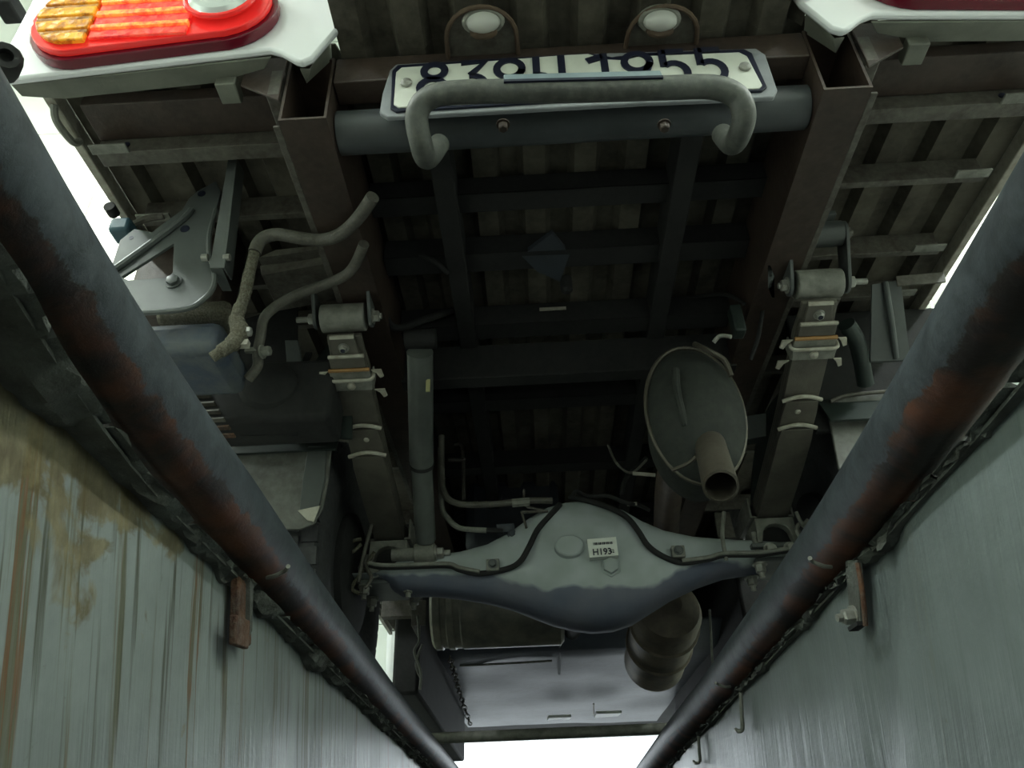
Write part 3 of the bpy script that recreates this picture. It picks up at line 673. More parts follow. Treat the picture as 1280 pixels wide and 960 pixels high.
# --- leaf springs
def spring(s):
    if s < 0: xc = -.331; 
    else: xc = .519
    L = 'left' if s < 0 else 'right'
    y0, z0, y1, z1 = (1.128, .585, 1.672, .425) if s < 0 else (1.10, .585, 1.640, .425)
    wd = .067
    def pt(u, off): # u 0..1 along the lower half, slightly sagging
        yy = y0 + (y1 - y0) * u; zz = z0 + (z1 - z0) * u - .012 * math.sin(math.pi * u)
        nrm = Vector((0, -(z0 - z1), -(y1 - y0))).normalized()
        return Vector((0, yy, zz)) + nrm * off
    def leaf(u0, off, th, taper, mat, name='leaf', lab=None, crown=0.0, mirror=True):
        st = [u0 + (1 - u0) * i / 10 for i in range(11)]
        rings = []
        for i, u in enumerate(st):
            w_ = wd / 2 * (taper if i == 0 else 1)
            p = pt(u, off); q = pt(u, off + th)
            rings.append([Vector((xc - w_, p.y, p.z)), Vector((xc + w_, p.y, p.z)), Vector((xc + w_, q.y, q.z)), Vector((xc - w_, q.y, q.z))])
        # front half of the same leaf, rising again toward the front hanger
        ym = st[-1]; e0 = pt(1, off); 
        for i in range(1, 9):
            u = i / 8 * (1 - u0 * .75)
            zz = .006 * math.sin(math.pi * u) ; dy = .56 * u; dz = .10 * u
            rings.append([Vector((xc - wd / 2, e0.y + .10 + dy, e0.z + dz)), Vector((xc + wd / 2, e0.y + .10 + dy, e0.z + dz)), Vector((xc + wd / 2, e0.y + .10 + dy, e0.z + dz - th)), Vector((xc - wd / 2, e0.y + .10 + dy, e0.z + dz - th))])
        return G().loft(rings)
    root = P('leaf_spring', leaf(.04, 0, .009, .8, M_spring), M_spring, '%s leaf spring' % L, bevel=.0015)
    U = [.20, .335, .50] if s < 0 else [.19, .32, .485]
    for i, u in enumerate((.02, .08, .385, .50)):
        P('leaf', leaf(u, .0093 * (i + 1), .009, .93, M_spring), M_spring, None, root, bevel=.0012)
        if i >= 2:
            # pale turned-down curved leaf end
            p = pt(u, .0093 * (i + 1) + .006); 
            arcp = [Vector((xc - wd / 2 * 1.12 + wd * 1.12 * k / 8, p.y - .010 * math.sin(math.pi * k / 8), p.z + .003 * math.sin(math.pi * k / 8))) for k in range(9)]
            P('leaf_end', G().tube(arcp, .0042, 8, False), M_edge, 'pale curved leaf end', root)
    # rivet
    p = pt(.43, .0093 * 4 - .008); P('rivet', G().lathe(p + Vector((xc - .004 * s, 0, 0)) + Vector((0, 0, -.001)), pt(0, 1) - pt(0, 0), [(0, .009), (.004, .008), (.009, .004)], 12), M_edge, 'pale rivet', root)
    # eye and bush
    ec = Vector((xc, y0 - .006, z0 + .012))
    P('spring_eye', G().cyl(ec - Vector((.040, 0, 0)), ec + Vector((.040, 0, 0)), .026, n=24), M_bush, 'dusty round spring eye', root, bevel=.002)
    P('eye_lip', G().slab([pt(.008, .024) + Vector((xc - .024, 0, 0)), pt(.008, .024) + Vector((xc + .020, 0, 0)), pt(.016, .026) + Vector((xc + .020, 0, 0)), pt(.016, .026) + Vector((xc - .024, 0, 0))], (pt(0, 1) - pt(0, 0)) * .004), M_edge, None, root)
    P('narrow_leaf', G().slab([pt(.012, .016) + Vector((xc - .022, 0, 0)), pt(.012, .016) + Vector((xc + .018, 0, 0)), pt(.12, .022) + Vector((xc + .028, 0, 0)), pt(.12, .022) + Vector((xc - .028, 0, 0))], (pt(0, 1) - pt(0, 0)) * .010), M_spring, 'narrow tapering leaf', root, bevel=.001)
    p = pt(.050, .028); P('leaf_bolt', G().bolt(p + Vector((xc - .002, 0, 0)), pt(0, 1) - pt(0, 0), .0075, .010), M_bolt, 'small bolt', root)
    p = pt(.050, .036); P('bolt_socket', G().cyl(p + Vector((xc - .002, 0, 0)), pt(.050, .0385) + Vector((xc - .002, 0, 0)), .0045), M_ink, None, root)
    # bright strips and the clamp
    for (u, mat, lab, ww) in ((.078, M_edge, 'pale cross strip', .066), (.132, M_brass, 'orange cross strip', .076)):
        a = pt(u, .033)
        P('cross_strip', G().tube([a + Vector((xc - ww / 2, 0, 0)), a + Vector((xc + ww / 2, 0, 0))], .0038, 8, False), mat, lab, root)
        b1 = pt(u, .027); b2 = pt(u + .045, .027); dn = (pt(0, 1) - pt(0, 0)) * .006
        P('clamp_liner', G().slab([b1 + Vector((xc - ww / 2, 0, 0)), b1 + Vector((xc + ww / 2, 0, 0)), b2 + Vector((xc + ww / 2, 0, 0)), b2 + Vector((xc - ww / 2, 0, 0))], dn), M_spring if u < .1 else M_bush, None, root, bevel=.001)
    dn = (pt(0, 1) - pt(0, 0))
    cu = .165
    a = pt(cu, .034)
    P('spring_clamp', G().slab([a + Vector((xc - .040, 0, 0)), a + Vector((xc + .040, 0, 0)), pt(cu + .042, .034) + Vector((xc + .038, 0, 0)), pt(cu + .042, .034) + Vector((xc - .038, 0, 0))], dn * .005), M_bush, 'dusty clamp plate', root, bevel=.001)
    P('clamp_edge', G().tube([a + Vector((xc - .042, 0, .010)) , a + Vector((xc - .038, 0, 0)) + dn * .004, a + Vector((xc, 0, 0)) + dn * .006, a + Vector((xc + .038, 0, 0)) + dn * .004, a + Vector((xc + .042, 0, .012))], .0035, 8), M_edge, 'pale folded clamp edge', root)
    P('clamp_rivet', G().lathe(pt(cu + .022, .039) + Vector((xc, 0, 0)), dn, [(0, .0085), (.004, .0075), (.006, .003)], 12), M_edge, 'round rivet', root)
    for k in (-1, 1):
        for (du, mat) in ((-.030, M_edge), (.05, M_brass if (k < 0 and s < 0) else M_edge)):
            q = pt(cu + du, .030) + Vector((xc + k * .040, 0, 0))
            P('clamp_ear', G().slab([q, q + Vector((k * .018, .006, .004)), q + Vector((k * .021, .020, -.002)), q + Vector((k * .014, .022, -.004)), q + Vector((k * .008, .010, 0))], dn * .004), mat, None, root, bevel=.0008)
    for k in (-1, 1):
        q = Vector((xc + k * .037, 0, 0)); P('clamp_side', G().slab([q + pt(cu + .0, 0), q + pt(cu + .042, 0), q + pt(cu + .042, .036), q + pt(cu, .036)], (k * .003, 0, 0)), M_bush, None, root)
    # shackle: two side plates, upper cross tube, bolt
    uc = ec + Vector((0, -.050 if s < 0 else -.045, .075))
    for k in (-1, 1):
        x = xc + k * .047
        prof = []
        for c, r, a0 in ((ec, .020, 180), (uc, .022, 0)):
            for i in range(9):
                an = math.radians(a0 + 180 * i / 8); 
                ax = (uc - ec).normalized(); sd = Vector((0, -ax.z, ax.y)) * -1
                prof.append(Vector((x, 0, 0)) + Vector((0, c.y, c.z)) + sd * r * math.cos(an) + ax * r * math.sin(an))
        P('shackle_plate', G().slab(prof, (k * .006, 0, 0)), M_brk, None, root, bevel=.001)
        P('shackle_nut', G().bolt(ec + Vector((k * .053, 0, 0)), (k, 0, 0), .011, .012, .022 if k == s else .004), M_bolt, 'shackle nut', root)
        P('shackle_nut', G().bolt(uc + Vector((k * .053, 0, 0)), (k, 0, 0), .011, .010, .004), M_chan, None, root)
    P('shackle_tube', G().cyl(uc - Vector((.046, 0, 0)), uc + Vector((.046, 0, 0)), .023, n=20), M_brk, 'upper shackle tube', root)
    P('shackle_hanger', G().slab([uc + Vector((-.026, -.012, .010)), uc + Vector((.026, -.012, .010)), uc + Vector((.030, -.006, .05)), uc + Vector((-.030, -.006, .05))], (0, .02, 0)).bb(xc - .035, xc + .035, uc.y - .03, uc.y + .03, uc.z + .018, .70), M_brk, None, root, bevel=.001)
    # seat on the axle: channel, arch block, u-bolts, pads and nuts
    ym = y1; zm = z1 - .045
    ch = P('spring_seat', G().slab([(xc - .048, ym - .012, zm + .05), (xc - .048, ym - .012, zm + .002), (xc + .048, ym - .012, zm + .002), (xc + .048, ym - .012, zm + .05), (xc + .043, ym - .012, zm + .05), (xc + .043, ym - .012, zm + .007), (xc - .043, ym - .012, zm + .007), (xc - .043, ym - .012, zm + .05)], (0, .12, 0)), M_bush, 'u-shaped spring seat channel on the %s' % L, root, bevel=.001)
    za = zm - .002
    arch = [(xc - .042, za), (xc - .044, za - .055)] + [(xc - .034, za - .055)] + [(xc + .030 * math.cos(math.radians(180 - 180 * i / 8)), za - .040 + .026 * math.sin(math.radians(180 * i / 8))) for i in range(9)] + [(xc + .034, za - .055), (xc + .044, za - .055), (xc + .042, za)]
    arch = [(a_, b_) for a_, b_ in arch]
    P('seat_block', G().slab([Vector((a_, ym - .02, b_)) for a_, b_ in arch], (0, .10, 0)), M_bush, 'arched spacer block', root, bevel=.002)
    P('block_core', G().bb(xc - .033, xc + .033, ym + .0, ym + .06, za - .056, za - .012), M_black, None, root)
    zp = za - .060
    P('seat_pad', G().bb(xc - .062, xc + .062, ym - .030, ym + .11, zp - .010, zp), M_brk, 'flat clamp pad', root, bevel=.002)
    P('lower_pad', G().bb(xc - .058, xc + .058, ym - .024, ym + .10, zp - .040, zp - .030), M_brk, None, root, bevel=.002)
    for kx in (-1, 1):
        for ky in (0, 1):
            bx = xc + kx * .048; by = ym - .012 + ky * .085
            P('u_bolt', G().cyl((bx, by, za - .03), (bx, by, zp - .060), .0062), M_bush, None, root)
            P('u_bolt_nut', G().bolt((bx, by, zp - .040), (0, 0, -1), .0115, .020, .010), M_bolt if s > 0 else M_bush, None, root)
    for kx in (-.5, .35): P('pad_bolt', G().bolt((xc + kx * .05, ym - .030, zp - .016), (0, -1, 0), .011, .012), M_bolt, None, root)
    return xc, ym, zp
sl = spring(-1); sr = spring(1)

# --- rear axle with round cover
ax_px = [(470, 722, 718), (500, 697, 738), (540, 692, 738), (575, 687, 742), (610, 678, 748), (640, 663, 756), (665, 646, 766), (688, 634, 775), (712, 628, 781), (735, 626, 784), (760, 629, 782), (785, 637, 774), (808, 650, 760), (835, 661, 744), (870, 668, 728), (905, 671, 716), (940, 673, 710), (975, 676, 706)]
rings = []
for px, yt, yb in ax_px:
    a = at(px, yt, y=1.645); b = at(px, yb, y=1.645); zc = (a.z + b.z) / 2; hz = (a.z - b.z) / 2; x = (a.x + b.x) / 2
    hy = min(.05 + max(0, hz - .045) * .55, .11)
    rings.append([Vector((x, 1.675 + (-hy if True else 0) * (abs(math.cos(t)) ** .75) * (1 if math.cos(t) > 0 else -1), zc + hz * (abs(math.sin(t)) ** .8) * (1 if math.sin(t) > 0 else -1))) for t in [2 * math.pi * j / 28 for j in range(28)]])
x0 = rings[0][0].x; x1 = rings[-1][0].x
first = [Vector((-.60, p.y, .31 + (p.z - .31) * .75)) for p in rings[0]]; last = [Vector((.76, p.y, .31 + (p.z - .31) * .95)) for p in rings[-1]]
AX = P('rear_axle', G().loft([first] + rings + [last]), M_axle, 'grey banjo axle housing with a dark wavy oil stain on its lower half', sharp=60)
cc = Vector((.105, 1.645 - .078, .315))
P('cover_emboss', G().lathe(at(712, 683, y=1.572), (0, -1, .15), [(-.008, .032), (.0035, .031), (.0055, .028), (.0055, .004)], 28, 1, .8), M_axle, 'low round boss', AX)
def af(px, py, y): return at(px, py, y=y)
ys = 1.556
q = [af(734, 674, ys), af(770, 671, ys), af(773, 694, ys - .004), af(737, 697, ys - .004)]
stk = P('sticker', G().slab(q, (0, .020, .001)), M_sticker, 'white sticker reading H193 S2', AX)
def text(body, px, py, y, size, mat, parent, rot=0.0, sx=1.0, name='sticker_text'):
    cu = bpy.data.curves.new(name, 'FONT'); cu.body = body; cu.size = size; cu.extrude = .0004; cu.offset = size * .018
    tmp = bpy.data.objects.new(name + '_tmp', cu); COL.objects.link(tmp)
    dg = bpy.context.evaluated_depsgraph_get(); me = bpy.data.meshes.new_from_object(tmp.evaluated_get(dg))
    bpy.data.objects.remove(tmp); me.name = name; me.materials.clear(); me.materials.append(mat)
    o = bpy.data.objects.new(name, me); COL.objects.link(o); o.parent = parent
    p = at(px, py, y=y); o.location = p - W[parent.name]; o.rotation_euler = (math.radians(90), rot, 0); o.scale = (sx, 1, 1); W[o.name] = p
    return o
R_ = math.radians(-1.5)
text('H193', 741, 694, ys - .0045, .019, M_ink, AX, R_, .95); text('S2', 763, 691, ys - .0045, .010, M_ink, AX, R_, .9)
g = G()
for i in range(15):
    a = af(742 + i * 1.6, 680 - i * .1, ys - .003); g.bb(a.x, a.x + (.0018 if i % 3 else .0009), a.y, a.y + .002, a.z - .002, a.z + .003)
P('bar_code', g, M_ink, 'dark bar code', AX)
P('filler_plug', G().lathe(at(763, 708, y=1.578), (0, -1, -.1), [(-.01, .023), (.003, .023), (.004, .017), (.014, .017), (.016, .013)], 6), M_axle, 'hexagon filler plug', AX, bevel=.001)
# brake pipes over the housing
dy = 1.556
pL = [at(700, 630, y=1.60), at(686, 646, y=1.59), at(672, 662, y=1.585), at(660, 686, y=1.575), at(650, 702, y=1.585), at(634, 711, y=1.60), at(600, 717, y=1.605), at(575, 712, y=1.605), at(560, 707, y=1.605), at(520, 708, y=1.605), at(480, 709, y=1.60), at(462, 706, y=1.60)]
P('brake_pipe', G().tube(pL, .0062, 10), M_black, 'black brake pipe on the left of the axle', sharp=60)
pR = [at(712, 622, y=1.62), at(735, 626, y=1.60), at(765, 636, y=1.585), at(785, 648, y=1.582), at(798, 664, y=1.582), at(810, 682, y=1.585), at(828, 695, y=1.60), at(852, 703, y=1.605), at(885, 699, y=1.605), at(905, 694, y=1.60), at(950, 693, y=1.595), at(985, 688, y=1.59)]
P('brake_pipe', G().tube(pR, .0062, 10), M_black, 'black brake pipe on the right of the axle', sharp=60)
P('pipe_sheath', G().tube([p + Vector((0, -.007, .002)) for p in catmull([Vector(v) for v in pL[6:]])], .0045, 8, False), M_bush, 'pale thin pipe along the left axle tube')
P('pipe_sheath', G().tube([p + Vector((0, -.007, .002)) for p in catmull([Vector(v) for v in pR[7:]])], .0045, 8, False), M_bush, 'pale thin pipe along the right axle tube')
for (px, py) in ((616, 707), (848, 690)):
    a = at(px, py, y=1.598)
    c = P('pipe_clip', G().bb(a.x - .014, a.x + .014, a.y - .004, a.y + .02, a.z - .012, a.z + .014), M_bush, None, AX, bevel=.002)
    P('clip_bolt', G().bolt(a + Vector((0, -.004, .002)), (0, -1, 0), .008, .008), M_brk, None, AX)
# hoses and unions above the axle
P('brake_hose', G().tube([at(552, 545, y=1.62), at(552, 590, y=1.62), at(556, 618, y=1.60), at(575, 630, y=1.60), at(620, 630, y=1.60), at(660, 626, y=1.60), at(690, 626, y=1.61)], .0075, 10), M_hose, 'grey hose curving down to the axle')
P('hose_union', G().tube([at(640, 629, y=1.597), at(662, 627, y=1.597)], .010, 8, False), M_bush)
P('brake_hose', G().tube([at(550, 560, y=1.64), at(552, 630, y=1.63), at(560, 648, y=1.62), at(575, 660, y=1.61), at(608, 663, y=1.61)], .0062, 10), M_bush, 'thin pale hose ending left of the cover')
P('hose_end', G().tube([at(606, 663, y=1.61), at(628, 664, y=1.62)], .006, 8, False), M_black)
P('brake_valve', G().box(at(632, 664, y=1.64), (.04, .04, .02)).bolt(at(640, 668, y=1.62), (0, -1, 0), .008, .01), M_blued, bevel=.003)
P('hose_bracket', G().tube([at(655, 612, y=1.60), at(655, 630, y=1.60), at(660, 634, y=1.60), at(680, 638, y=1.60)], .003, 6, False).tube([at(652, 640, y=1.60), at(685, 639, y=1.60)], .003, 6, False).tube([at(652, 640, y=1.60), at(658, 660, y=1.60)], .003, 6, False), M_chan)
P('breather_wire', G().tube([at(715, 622, y=1.63), at(720, 614, y=1.63), at(735, 620, y=1.64), at(760, 620, y=1.64), at(780, 628, y=1.63), at(800, 632, y=1.65), at(812, 638, y=1.66)], .0045, 8), M_black)
P('breather_wire', G().tube([at(760, 556, y=1.66), at(768, 575, y=1.66), at(780, 588, y=1.66), at(792, 590, y=1.66), at(808, 575, y=1.66)], .0032, 8), M_hose, 'thin dangling wire')
P('breather_wire', G().tube([at(808, 572, y=1.68), at(790, 590, y=1.68), at(780, 603, y=1.67), at(777, 618, y=1.66)], .005, 8), M_black)
P('bright_clip', G().box(at(805, 593, y=1.65), (.052, .004, .008), Matrix.Rotation(math.radians(8), 3, 'Y')), M_edge, 'bright narrow clip')
P('bright_clip', G().box(at(790, 630, y=1.64), (.022, .004, .007)), M_edge, 'short bright clip')
P('bright_clip', G().box(at(691, 386, z=.72), (.055, .004, .006)), M_edge, 'small pale strip below the deck')

# --- shock absorber on the left
a = at(525, 440, y=1.23); b = at(527, 582, y=1.475); c = at(532, 676, y=1.615)
S = P('shock_absorber', G().cyl(a, b, .0255, n=24), M_shock, 'grey tube shock absorber inside the left spring')
P('shock_lower_tube', G().tube([b + (a - b).normalized() * .01, c], .0225, 24, False), M_shock, None, S, bevel=.003)
P('shock_rim', G().tube([b + (a - b).normalized() * .008, b], .0268, 24, False), M_black, None, S)
e_ = at(533, 692, y=1.625)
P('shock_eye', G().cyl(e_ - Vector((.026, 0, 0)), e_ + Vector((.020, 0, 0)), .022, n=20), M_bush, None, S, bevel=.003)
P('shock_pin', G().cyl(e_ - Vector((.075, 0, 0)), e_ - Vector((.02, 0, 0)), .014), M_bush, None, S)
P('shock_nut', G().bolt(e_ + Vector((.020, 0, 0)), (1, 0, 0), .013, .018, .014), M_bolt, 'pale nut', S)
P('shock_mount', G().cyl(a + Vector((-.03, -.0, .03)), a + Vector((.03, -.0, .03)), .02, n=18), M_black, None, S)
P('shock_tag', G().box(at(535, 482, y=1.268), (.008, .003, .028)), M_yel, 'small yellowish tag', S)

# --- muffler with tail pipe
mc = at(869, 513, y=1.21); axm = Vector((0.06, 1, -.06)).normalized()
prof = [(-.052, .004), (-.050, .03), (-.042, .065), (-.026, .098), (-.004, .122), (.004, .128), (.010, .128), (.012, .123), (.10, .118), (.15, .09), (.165, .02)]
MU = P('muffler', G().lathe(mc, axm, prof, 40, .67, 1.10), M_muff, 'oval muffler with a domed dusty end', sharp=45)
seam = [mc + axm * .006 + Vector((.067 * 1.285 * math.sin(t), 0, .128 * 1.10 * math.cos(t))) for t in [2 * math.pi * i / 48 for i in range(49)]]
P('muffler_seam', G().tube(seam, .004, 8, False), M_tail, 'raised seam ring', MU)
P('muffler_rib', G().tube([mc + axm * -.047 + Vector((-.030, 0, .055)), mc + axm * -.050 + Vector((-.034, 0, 0)), mc + axm * -.038 + Vector((-.028, 0, -.055))], .007, 8), M_muff, None, MU)
t0 = at(890, 566, y=1.165); t1 = at(901, 608, y=1.085)
dd = (t1 - t0).normalized()
g = G(); r0 = .0265
g.lathe(t0 - dd * .06, dd, [(0, r0 * .98), (.05, r0), ((t1 - t0).length + .06, r0 * 1.02), ((t1 - t0).length + .061, r0 * .88), ((t1 - t0).length * .3, r0 * .86), (.02, r0 * .8)], 28)
P('tail_pipe', g, M_tail, 'open tail pipe with a dark bore', MU, sharp=40)
P('bore_disc', G().lathe(t0 + dd * .01, dd, [(0, r0 * .85), (.001, r0 * .85)], 24), M_ink, 'black disc in the bore', MU)  # flat black disc set inside the bore
P('weld_bead', G().tube([at(840, 588, y=1.19), at(862, 578, y=1.175), at(878, 562, y=1.165)], .0035, 8), M_tail, None, MU)
P('muffler_strap', G().tube([at(868, 430, y=1.19), at(885, 438, y=1.17), at(905, 450, y=1.175), at(914, 470, y=1.18)], .005, 8), M_tail, 'bent hanger rod', MU)
P('hanger_rod', G().tube([at(892, 428, y=1.19), at(900, 420, y=1.18), at(914, 421, y=1.17)], .004, 8), M_bolt)
P('hanger_block', G().box(at(921, 402, y=1.19), (.022, .03, .062)), M_green, 'dark green rubber hanger', bevel=.004)
P('hanger_wire', G().tube([at(930, 380, y=1.2), at(905, 368, y=1.25), at(860, 372, y=1.3)], .004, 8).tube([at(955, 375, y=1.2), at(948, 420, y=1.2), at(938, 450, y=1.22)], .004, 8), M_black)
P('exhaust_pipe', G().tube([mc + axm * .13 + Vector((-.02, 0, -.02)), at(838, 600, y=1.55), at(833, 655, y=1.80), at(832, 720, y=2.0), at(832, 740, y=2.1)], .031, 20), M_exh, 'rust-brown exhaust pipe over the axle')
# catalytic can in front of the axle, right
ca = at(836, 760, y=2.02); cb_ = ca + Vector((0, .46, -.045))
cd = (cb_ - ca).normalized()
CT = P('exhaust_can', G().lathe(ca, cd, [(-.03, .03), (0, .078), (.03, .088), (.10, .088), (.104, .094), (.116, .094), (.12, .088), (.24, .088), (.244, .094), (.256, .094), (.26, .088), (.40, .088), (.46, .03)], 32), M_cat, 'tan heat-stained exhaust can', sharp=30)
# transverse tank in front of the axle, left
ta = at(536, 785, y=2.15); tr = .115
g = G().lathe((ta.x, 2.22, .395), (1, 0, 0), [(0, .06), (.004, tr * .93), (.012, tr), (.03, tr), (.034, tr * .96), (.046, tr * .96), (.050, tr), (.066, tr), (.07, tr * .97), (.085, tr * .97), (.09, tr), (.36, tr), (.37, tr * .9), (.375, .03)], 40)
TK = P('air_tank', g, M_ends, 'dull cylindrical tank lying across the chassis', sharp=25)
P('tank_hanger', G().bb(ta.x - .05, ta.x - .042, 2.16, 2.28, .33, .56).bb(ta.x - .05, ta.x - .01, 2.155, 2.16, .33, .40), M_chan, None, TK, bevel=.001)
P('tank_bracket', G().bb(-.47, -.352, 2.3, 2.33, .40, .47), M_chan, bevel=.002)
# gearbox / intermediate casing above the axle
P('fuel_tank', G().bb(-.215, .075, 2.22, 2.75, .56, .80), M_blued, 'dark blue-grey box tank above the axle', bevel=.03)
P('tank_plug', G().lathe(at(612, 618, y=2.21), (0, -1, 0), [(-.01, .04), (.004, .04), (.006, .034)], 24), M_blued)
P('gas_bracket', G().tube([at(560, 575, y=1.9), at(582, 575, y=1.9)], .006, 8, False).tube([at(568, 556, y=1.9), at(578, 562, y=1.9), at(580, 625, y=1.9)], .005, 8), M_chan)
P('propeller_shaft', G().cyl((.105, 1.75, .35), (.105, 3.2, .50), .032, n=20), M_black)
# engine bay underside
g = G(); ny = 14; nx = 12; vs = []; fs = []
for i in range(ny + 1):
    for j in range(nx + 1):
        yy = 2.62 + 1.95 * i / ny; xx = -.42 + 1.02 * j / nx
        zz = .395 + .065 * (i / ny) + .010 * noise.noise(Vector((xx * 4, yy * 3, 1))) + (.05 if i == 0 else 0)
        vs.append((xx, yy, zz))
for i in range(ny):
    for j in range(nx):
        a = i * (nx + 1) + j; fs.append((a, a + 1, a + nx + 2, a + nx + 1))
vs2 = [(p[0], p[1], p[2] + .006) for p in vs]; n_ = len(vs)
g.add(vs + vs2, fs + [tuple(q + n_ for q in reversed(f)) for f in fs])
UT = P('undertray', g, M_under, 'dusty blue-grey undertray below the engine', sharp=60)
P('undertray_seam', G().tube([at(575, 832, z=.400), at(620, 830, z=.398), at(690, 826, z=.398)], .004, 8), M_bush, 'pale torn seam', UT)
P('undertray_rib', G().tube([at(700, 790, z=.41), at(699, 842, z=.398)], .005, 8, False), M_blued, None, UT)
P('undertray_slot', G().slab([at(743, 894, z=.398), at(772, 892, z=.398), at(777, 888, z=.398), at(745, 889, z=.398)], (0, 0, -.012)), M_white, 'slot with the light through it painted white, larger', UT)  # white colour stands for light showing through the slots
P('undertray_slot', G().slab([at(684, 897, z=.398), at(712, 896, z=.398), at(714, 893, z=.398), at(686, 894, z=.398)], (0, 0, -.012)), M_white, 'slot with the light through it painted white, smaller', UT)
P('undertray_slot', G().slab([at(582, 914, z=.398), at(594, 917, z=.398), at(592, 920, z=.398), at(580, 918, z=.398)], (0, 0, -.012)), M_white, 'small slot with the light through it painted white', UT)
P('undertray_lip', G().tube([at(742, 880, z=.40), at(742, 893, z=.392)], .004, 6, False), M_edge, None, UT)
# hanging chain
ch = [at(562, 822, z=.385), at(568, 842, z=.380), at(573, 860, z=.376), at(580, 882, z=.372), at(588, 906, z=.370)]
cp = catmull(ch, 5); CH = None
for i in range(len(cp) - 1):
    d = cp[i + 1] - cp[i]; m_ = (cp[i] + cp[i + 1]) / 2; r = d.length * .62; side = Vector((1, 0, 0)) if i % 2 else Vector((0, 0, 1))
    u = d.normalized(); loop = [m_ + u * r * math.cos(t) + side * .010 * math.sin(t) for t in [2 * math.pi * k_ / 10 for k_ in range(11)]]
    if CH is None: CH = P('chain', G().tube(loop, .003, 6, False), M_chan, 'thin chain hanging under the engine')
    else: P('chain_link', G().tube(loop, .003, 6, False), M_chan, None, CH)
P('loose_wire', G().tube([at(522, 770, y=2.0), at(524, 800, y=2.0), at(518, 815, y=2.0), at(526, 840, y=2.0), at(525, 862, y=2.0)], .0035, 8), M_bush, 'frayed wire near the left wheel')
P('loose_wire', G().tube([at(528, 805, y=2.05), at(520, 830, y=2.05), at(527, 850, y=2.05)], .003, 8), M_bush)
P('loose_wire', G().tube([at(887, 762, y=1.9), at(889, 800, y=1.9), at(891, 838, y=1.9)], .003, 8), M_bush, 'thin wire near the right wheel')

# --- wheels
def wheel(xc, yc, r, wd, inner_side, lab):
    ax = (1, 0, 0)
    o = (xc, yc, r)
    h = wd / 2
    prof = [(-h * .78, r * .62), (-h * .95, r * .70), (-h, r * .82), (-h * .92, r * .93), (-h * .80, r * .972), (h * .80, r * .972), (h * .92, r * .93), (h, r * .82), (h * .95, r * .70), (h * .78, r * .62)]
    t = G().lathe(o, ax, prof, 56)
    tw = P('wheel', t, M_tyre, lab, sharp=35)
    for row, (x0, x1) in enumerate(((-.88, -.50), (-.44, -.03), (.03, .44), (.50, .88))):
        g = G(); n = 46
        for i in range(n):
            a = 2 * math.pi * (i + .5 * (row % 2)) / n; ca_, sa_ = math.cos(a), math.sin(a)
            rot = Matrix.Rotation(a, 3, 'X'); rr = r * .965
            g.box((xc + h * (x0 + x1) / 2, yc + rr * ca_, r + rr * sa_), (h * (x1 - x0), r * .045, r * .105), rot)
        P('tread_blocks', g, M_tyre, None, tw, kind='stuff')
    P('rim', G().lathe(o, ax, [(-h * .7, r * .64), (-h * .72, r * .58), (-h * .2, r * .52), (-h * .1, r * .2), (h * .1, r * .2), (h * .2, r * .52), (h * .72, r * .58), (h * .7, r * .64)], 36), M_chan, None, tw)
    for k in (-.86, .86):
        ring = [Vector((xc + h * k * 1.08, yc + r * .76 * math.cos(t_), r + r * .76 * math.sin(t_))) for t_ in [2 * math.pi * i / 48 for i in range(49)]]
        P('sidewall_ring', G().tube(ring, .004, 6, False), M_tyre, None, tw)
    return tw
wheel(-.488, 1.70, .315, .165, 1, 'inner tyre of the rear left pair'); wheel(-.675, 1.70, .315, .165, -1, 'outer tyre of the rear left pair')
wheel(.690, 1.68, .315, .165, 1, 'inner tyre of the rear right pair'); wheel(.872, 1.68, .315, .165, -1, 'outer tyre of the rear right pair')
wheel(-.62, 4.35, .315, .18, 1, 'front left tyre'); wheel(.79, 4.35, .315, .18, 1, 'front right tyre')
for x, s_ in ((-.40, 1), (.60, -1)):
    P('brake_drum', G().lathe((x, 1.69, .315), (-s_, 0, 0), [(0, .10), (.01, .135), (.05, .14), (.06, .13)], 32), M_black)

# --- mud flaps and wheel guards
fl = [at(286, 548, y=1.36), at(300, 541, y=1.36), at(360, 539, y=1.36), at(412, 549, y=1.36), at(414, 560, y=1.36), at(410, 600, y=1.36), at(403, 635, y=1.355), at(392, 655, y=1.35), at(375, 661, y=1.345), at(350, 661, y=1.345), at(300, 655, y=1.345), at(270, 640, y=1.345)]
F = P('mud_flap', G().slab(fl, (0, .008, 0)), M_flap, 'scuffed grey left mud flap with a torn lower corner', bevel=.002)
P('flap_crust', G().slab([at(385, 557, y=1.352), at(408, 557, y=1.352), at(406, 600, y=1.352), at(398, 638, y=1.345), at(374, 638, y=1.345), at(378, 600, y=1.35)], (0, .006, 0)), M_brk, 'blue-grey dried mud patch', F, bevel=.002)
P('flap_fold', G().slab([at(372, 638, y=1.343), at(400, 632, y=1.343), at(392, 652, y=1.342), at(384, 650, y=1.342)], (0, .004, 0)), M_edge, 'pale folded corner', F)
P('guard_edge', G().tube([at(286, 547, y=1.352), at(320, 541, y=1.352), at(365, 539, y=1.352), at(410, 547, y=1.352), at(440, 552, y=1.36)], .004, 8), M_chan, 'rolled guard edge')
fr = [at(1033, 503, y=1.36), at(1060, 496, y=1.36), at(1130, 489, y=1.36), at(1180, 486, y=1.36), at(1180, 600, y=1.355), at(1060, 600, y=1.35), at(1048, 585, y=1.35)]
F = P('mud_flap', G().slab(fr, (0, .008, 0)), M_flap, 'grey right mud flap partly behind the pit edge pipe', bevel=.002)
P('guard_edge', G().tube([at(1038, 502, y=1.352), at(1060, 494, y=1.352), at(1100, 490, y=1.352), at(1140, 487, y=1.352)], .004, 8), M_chan)
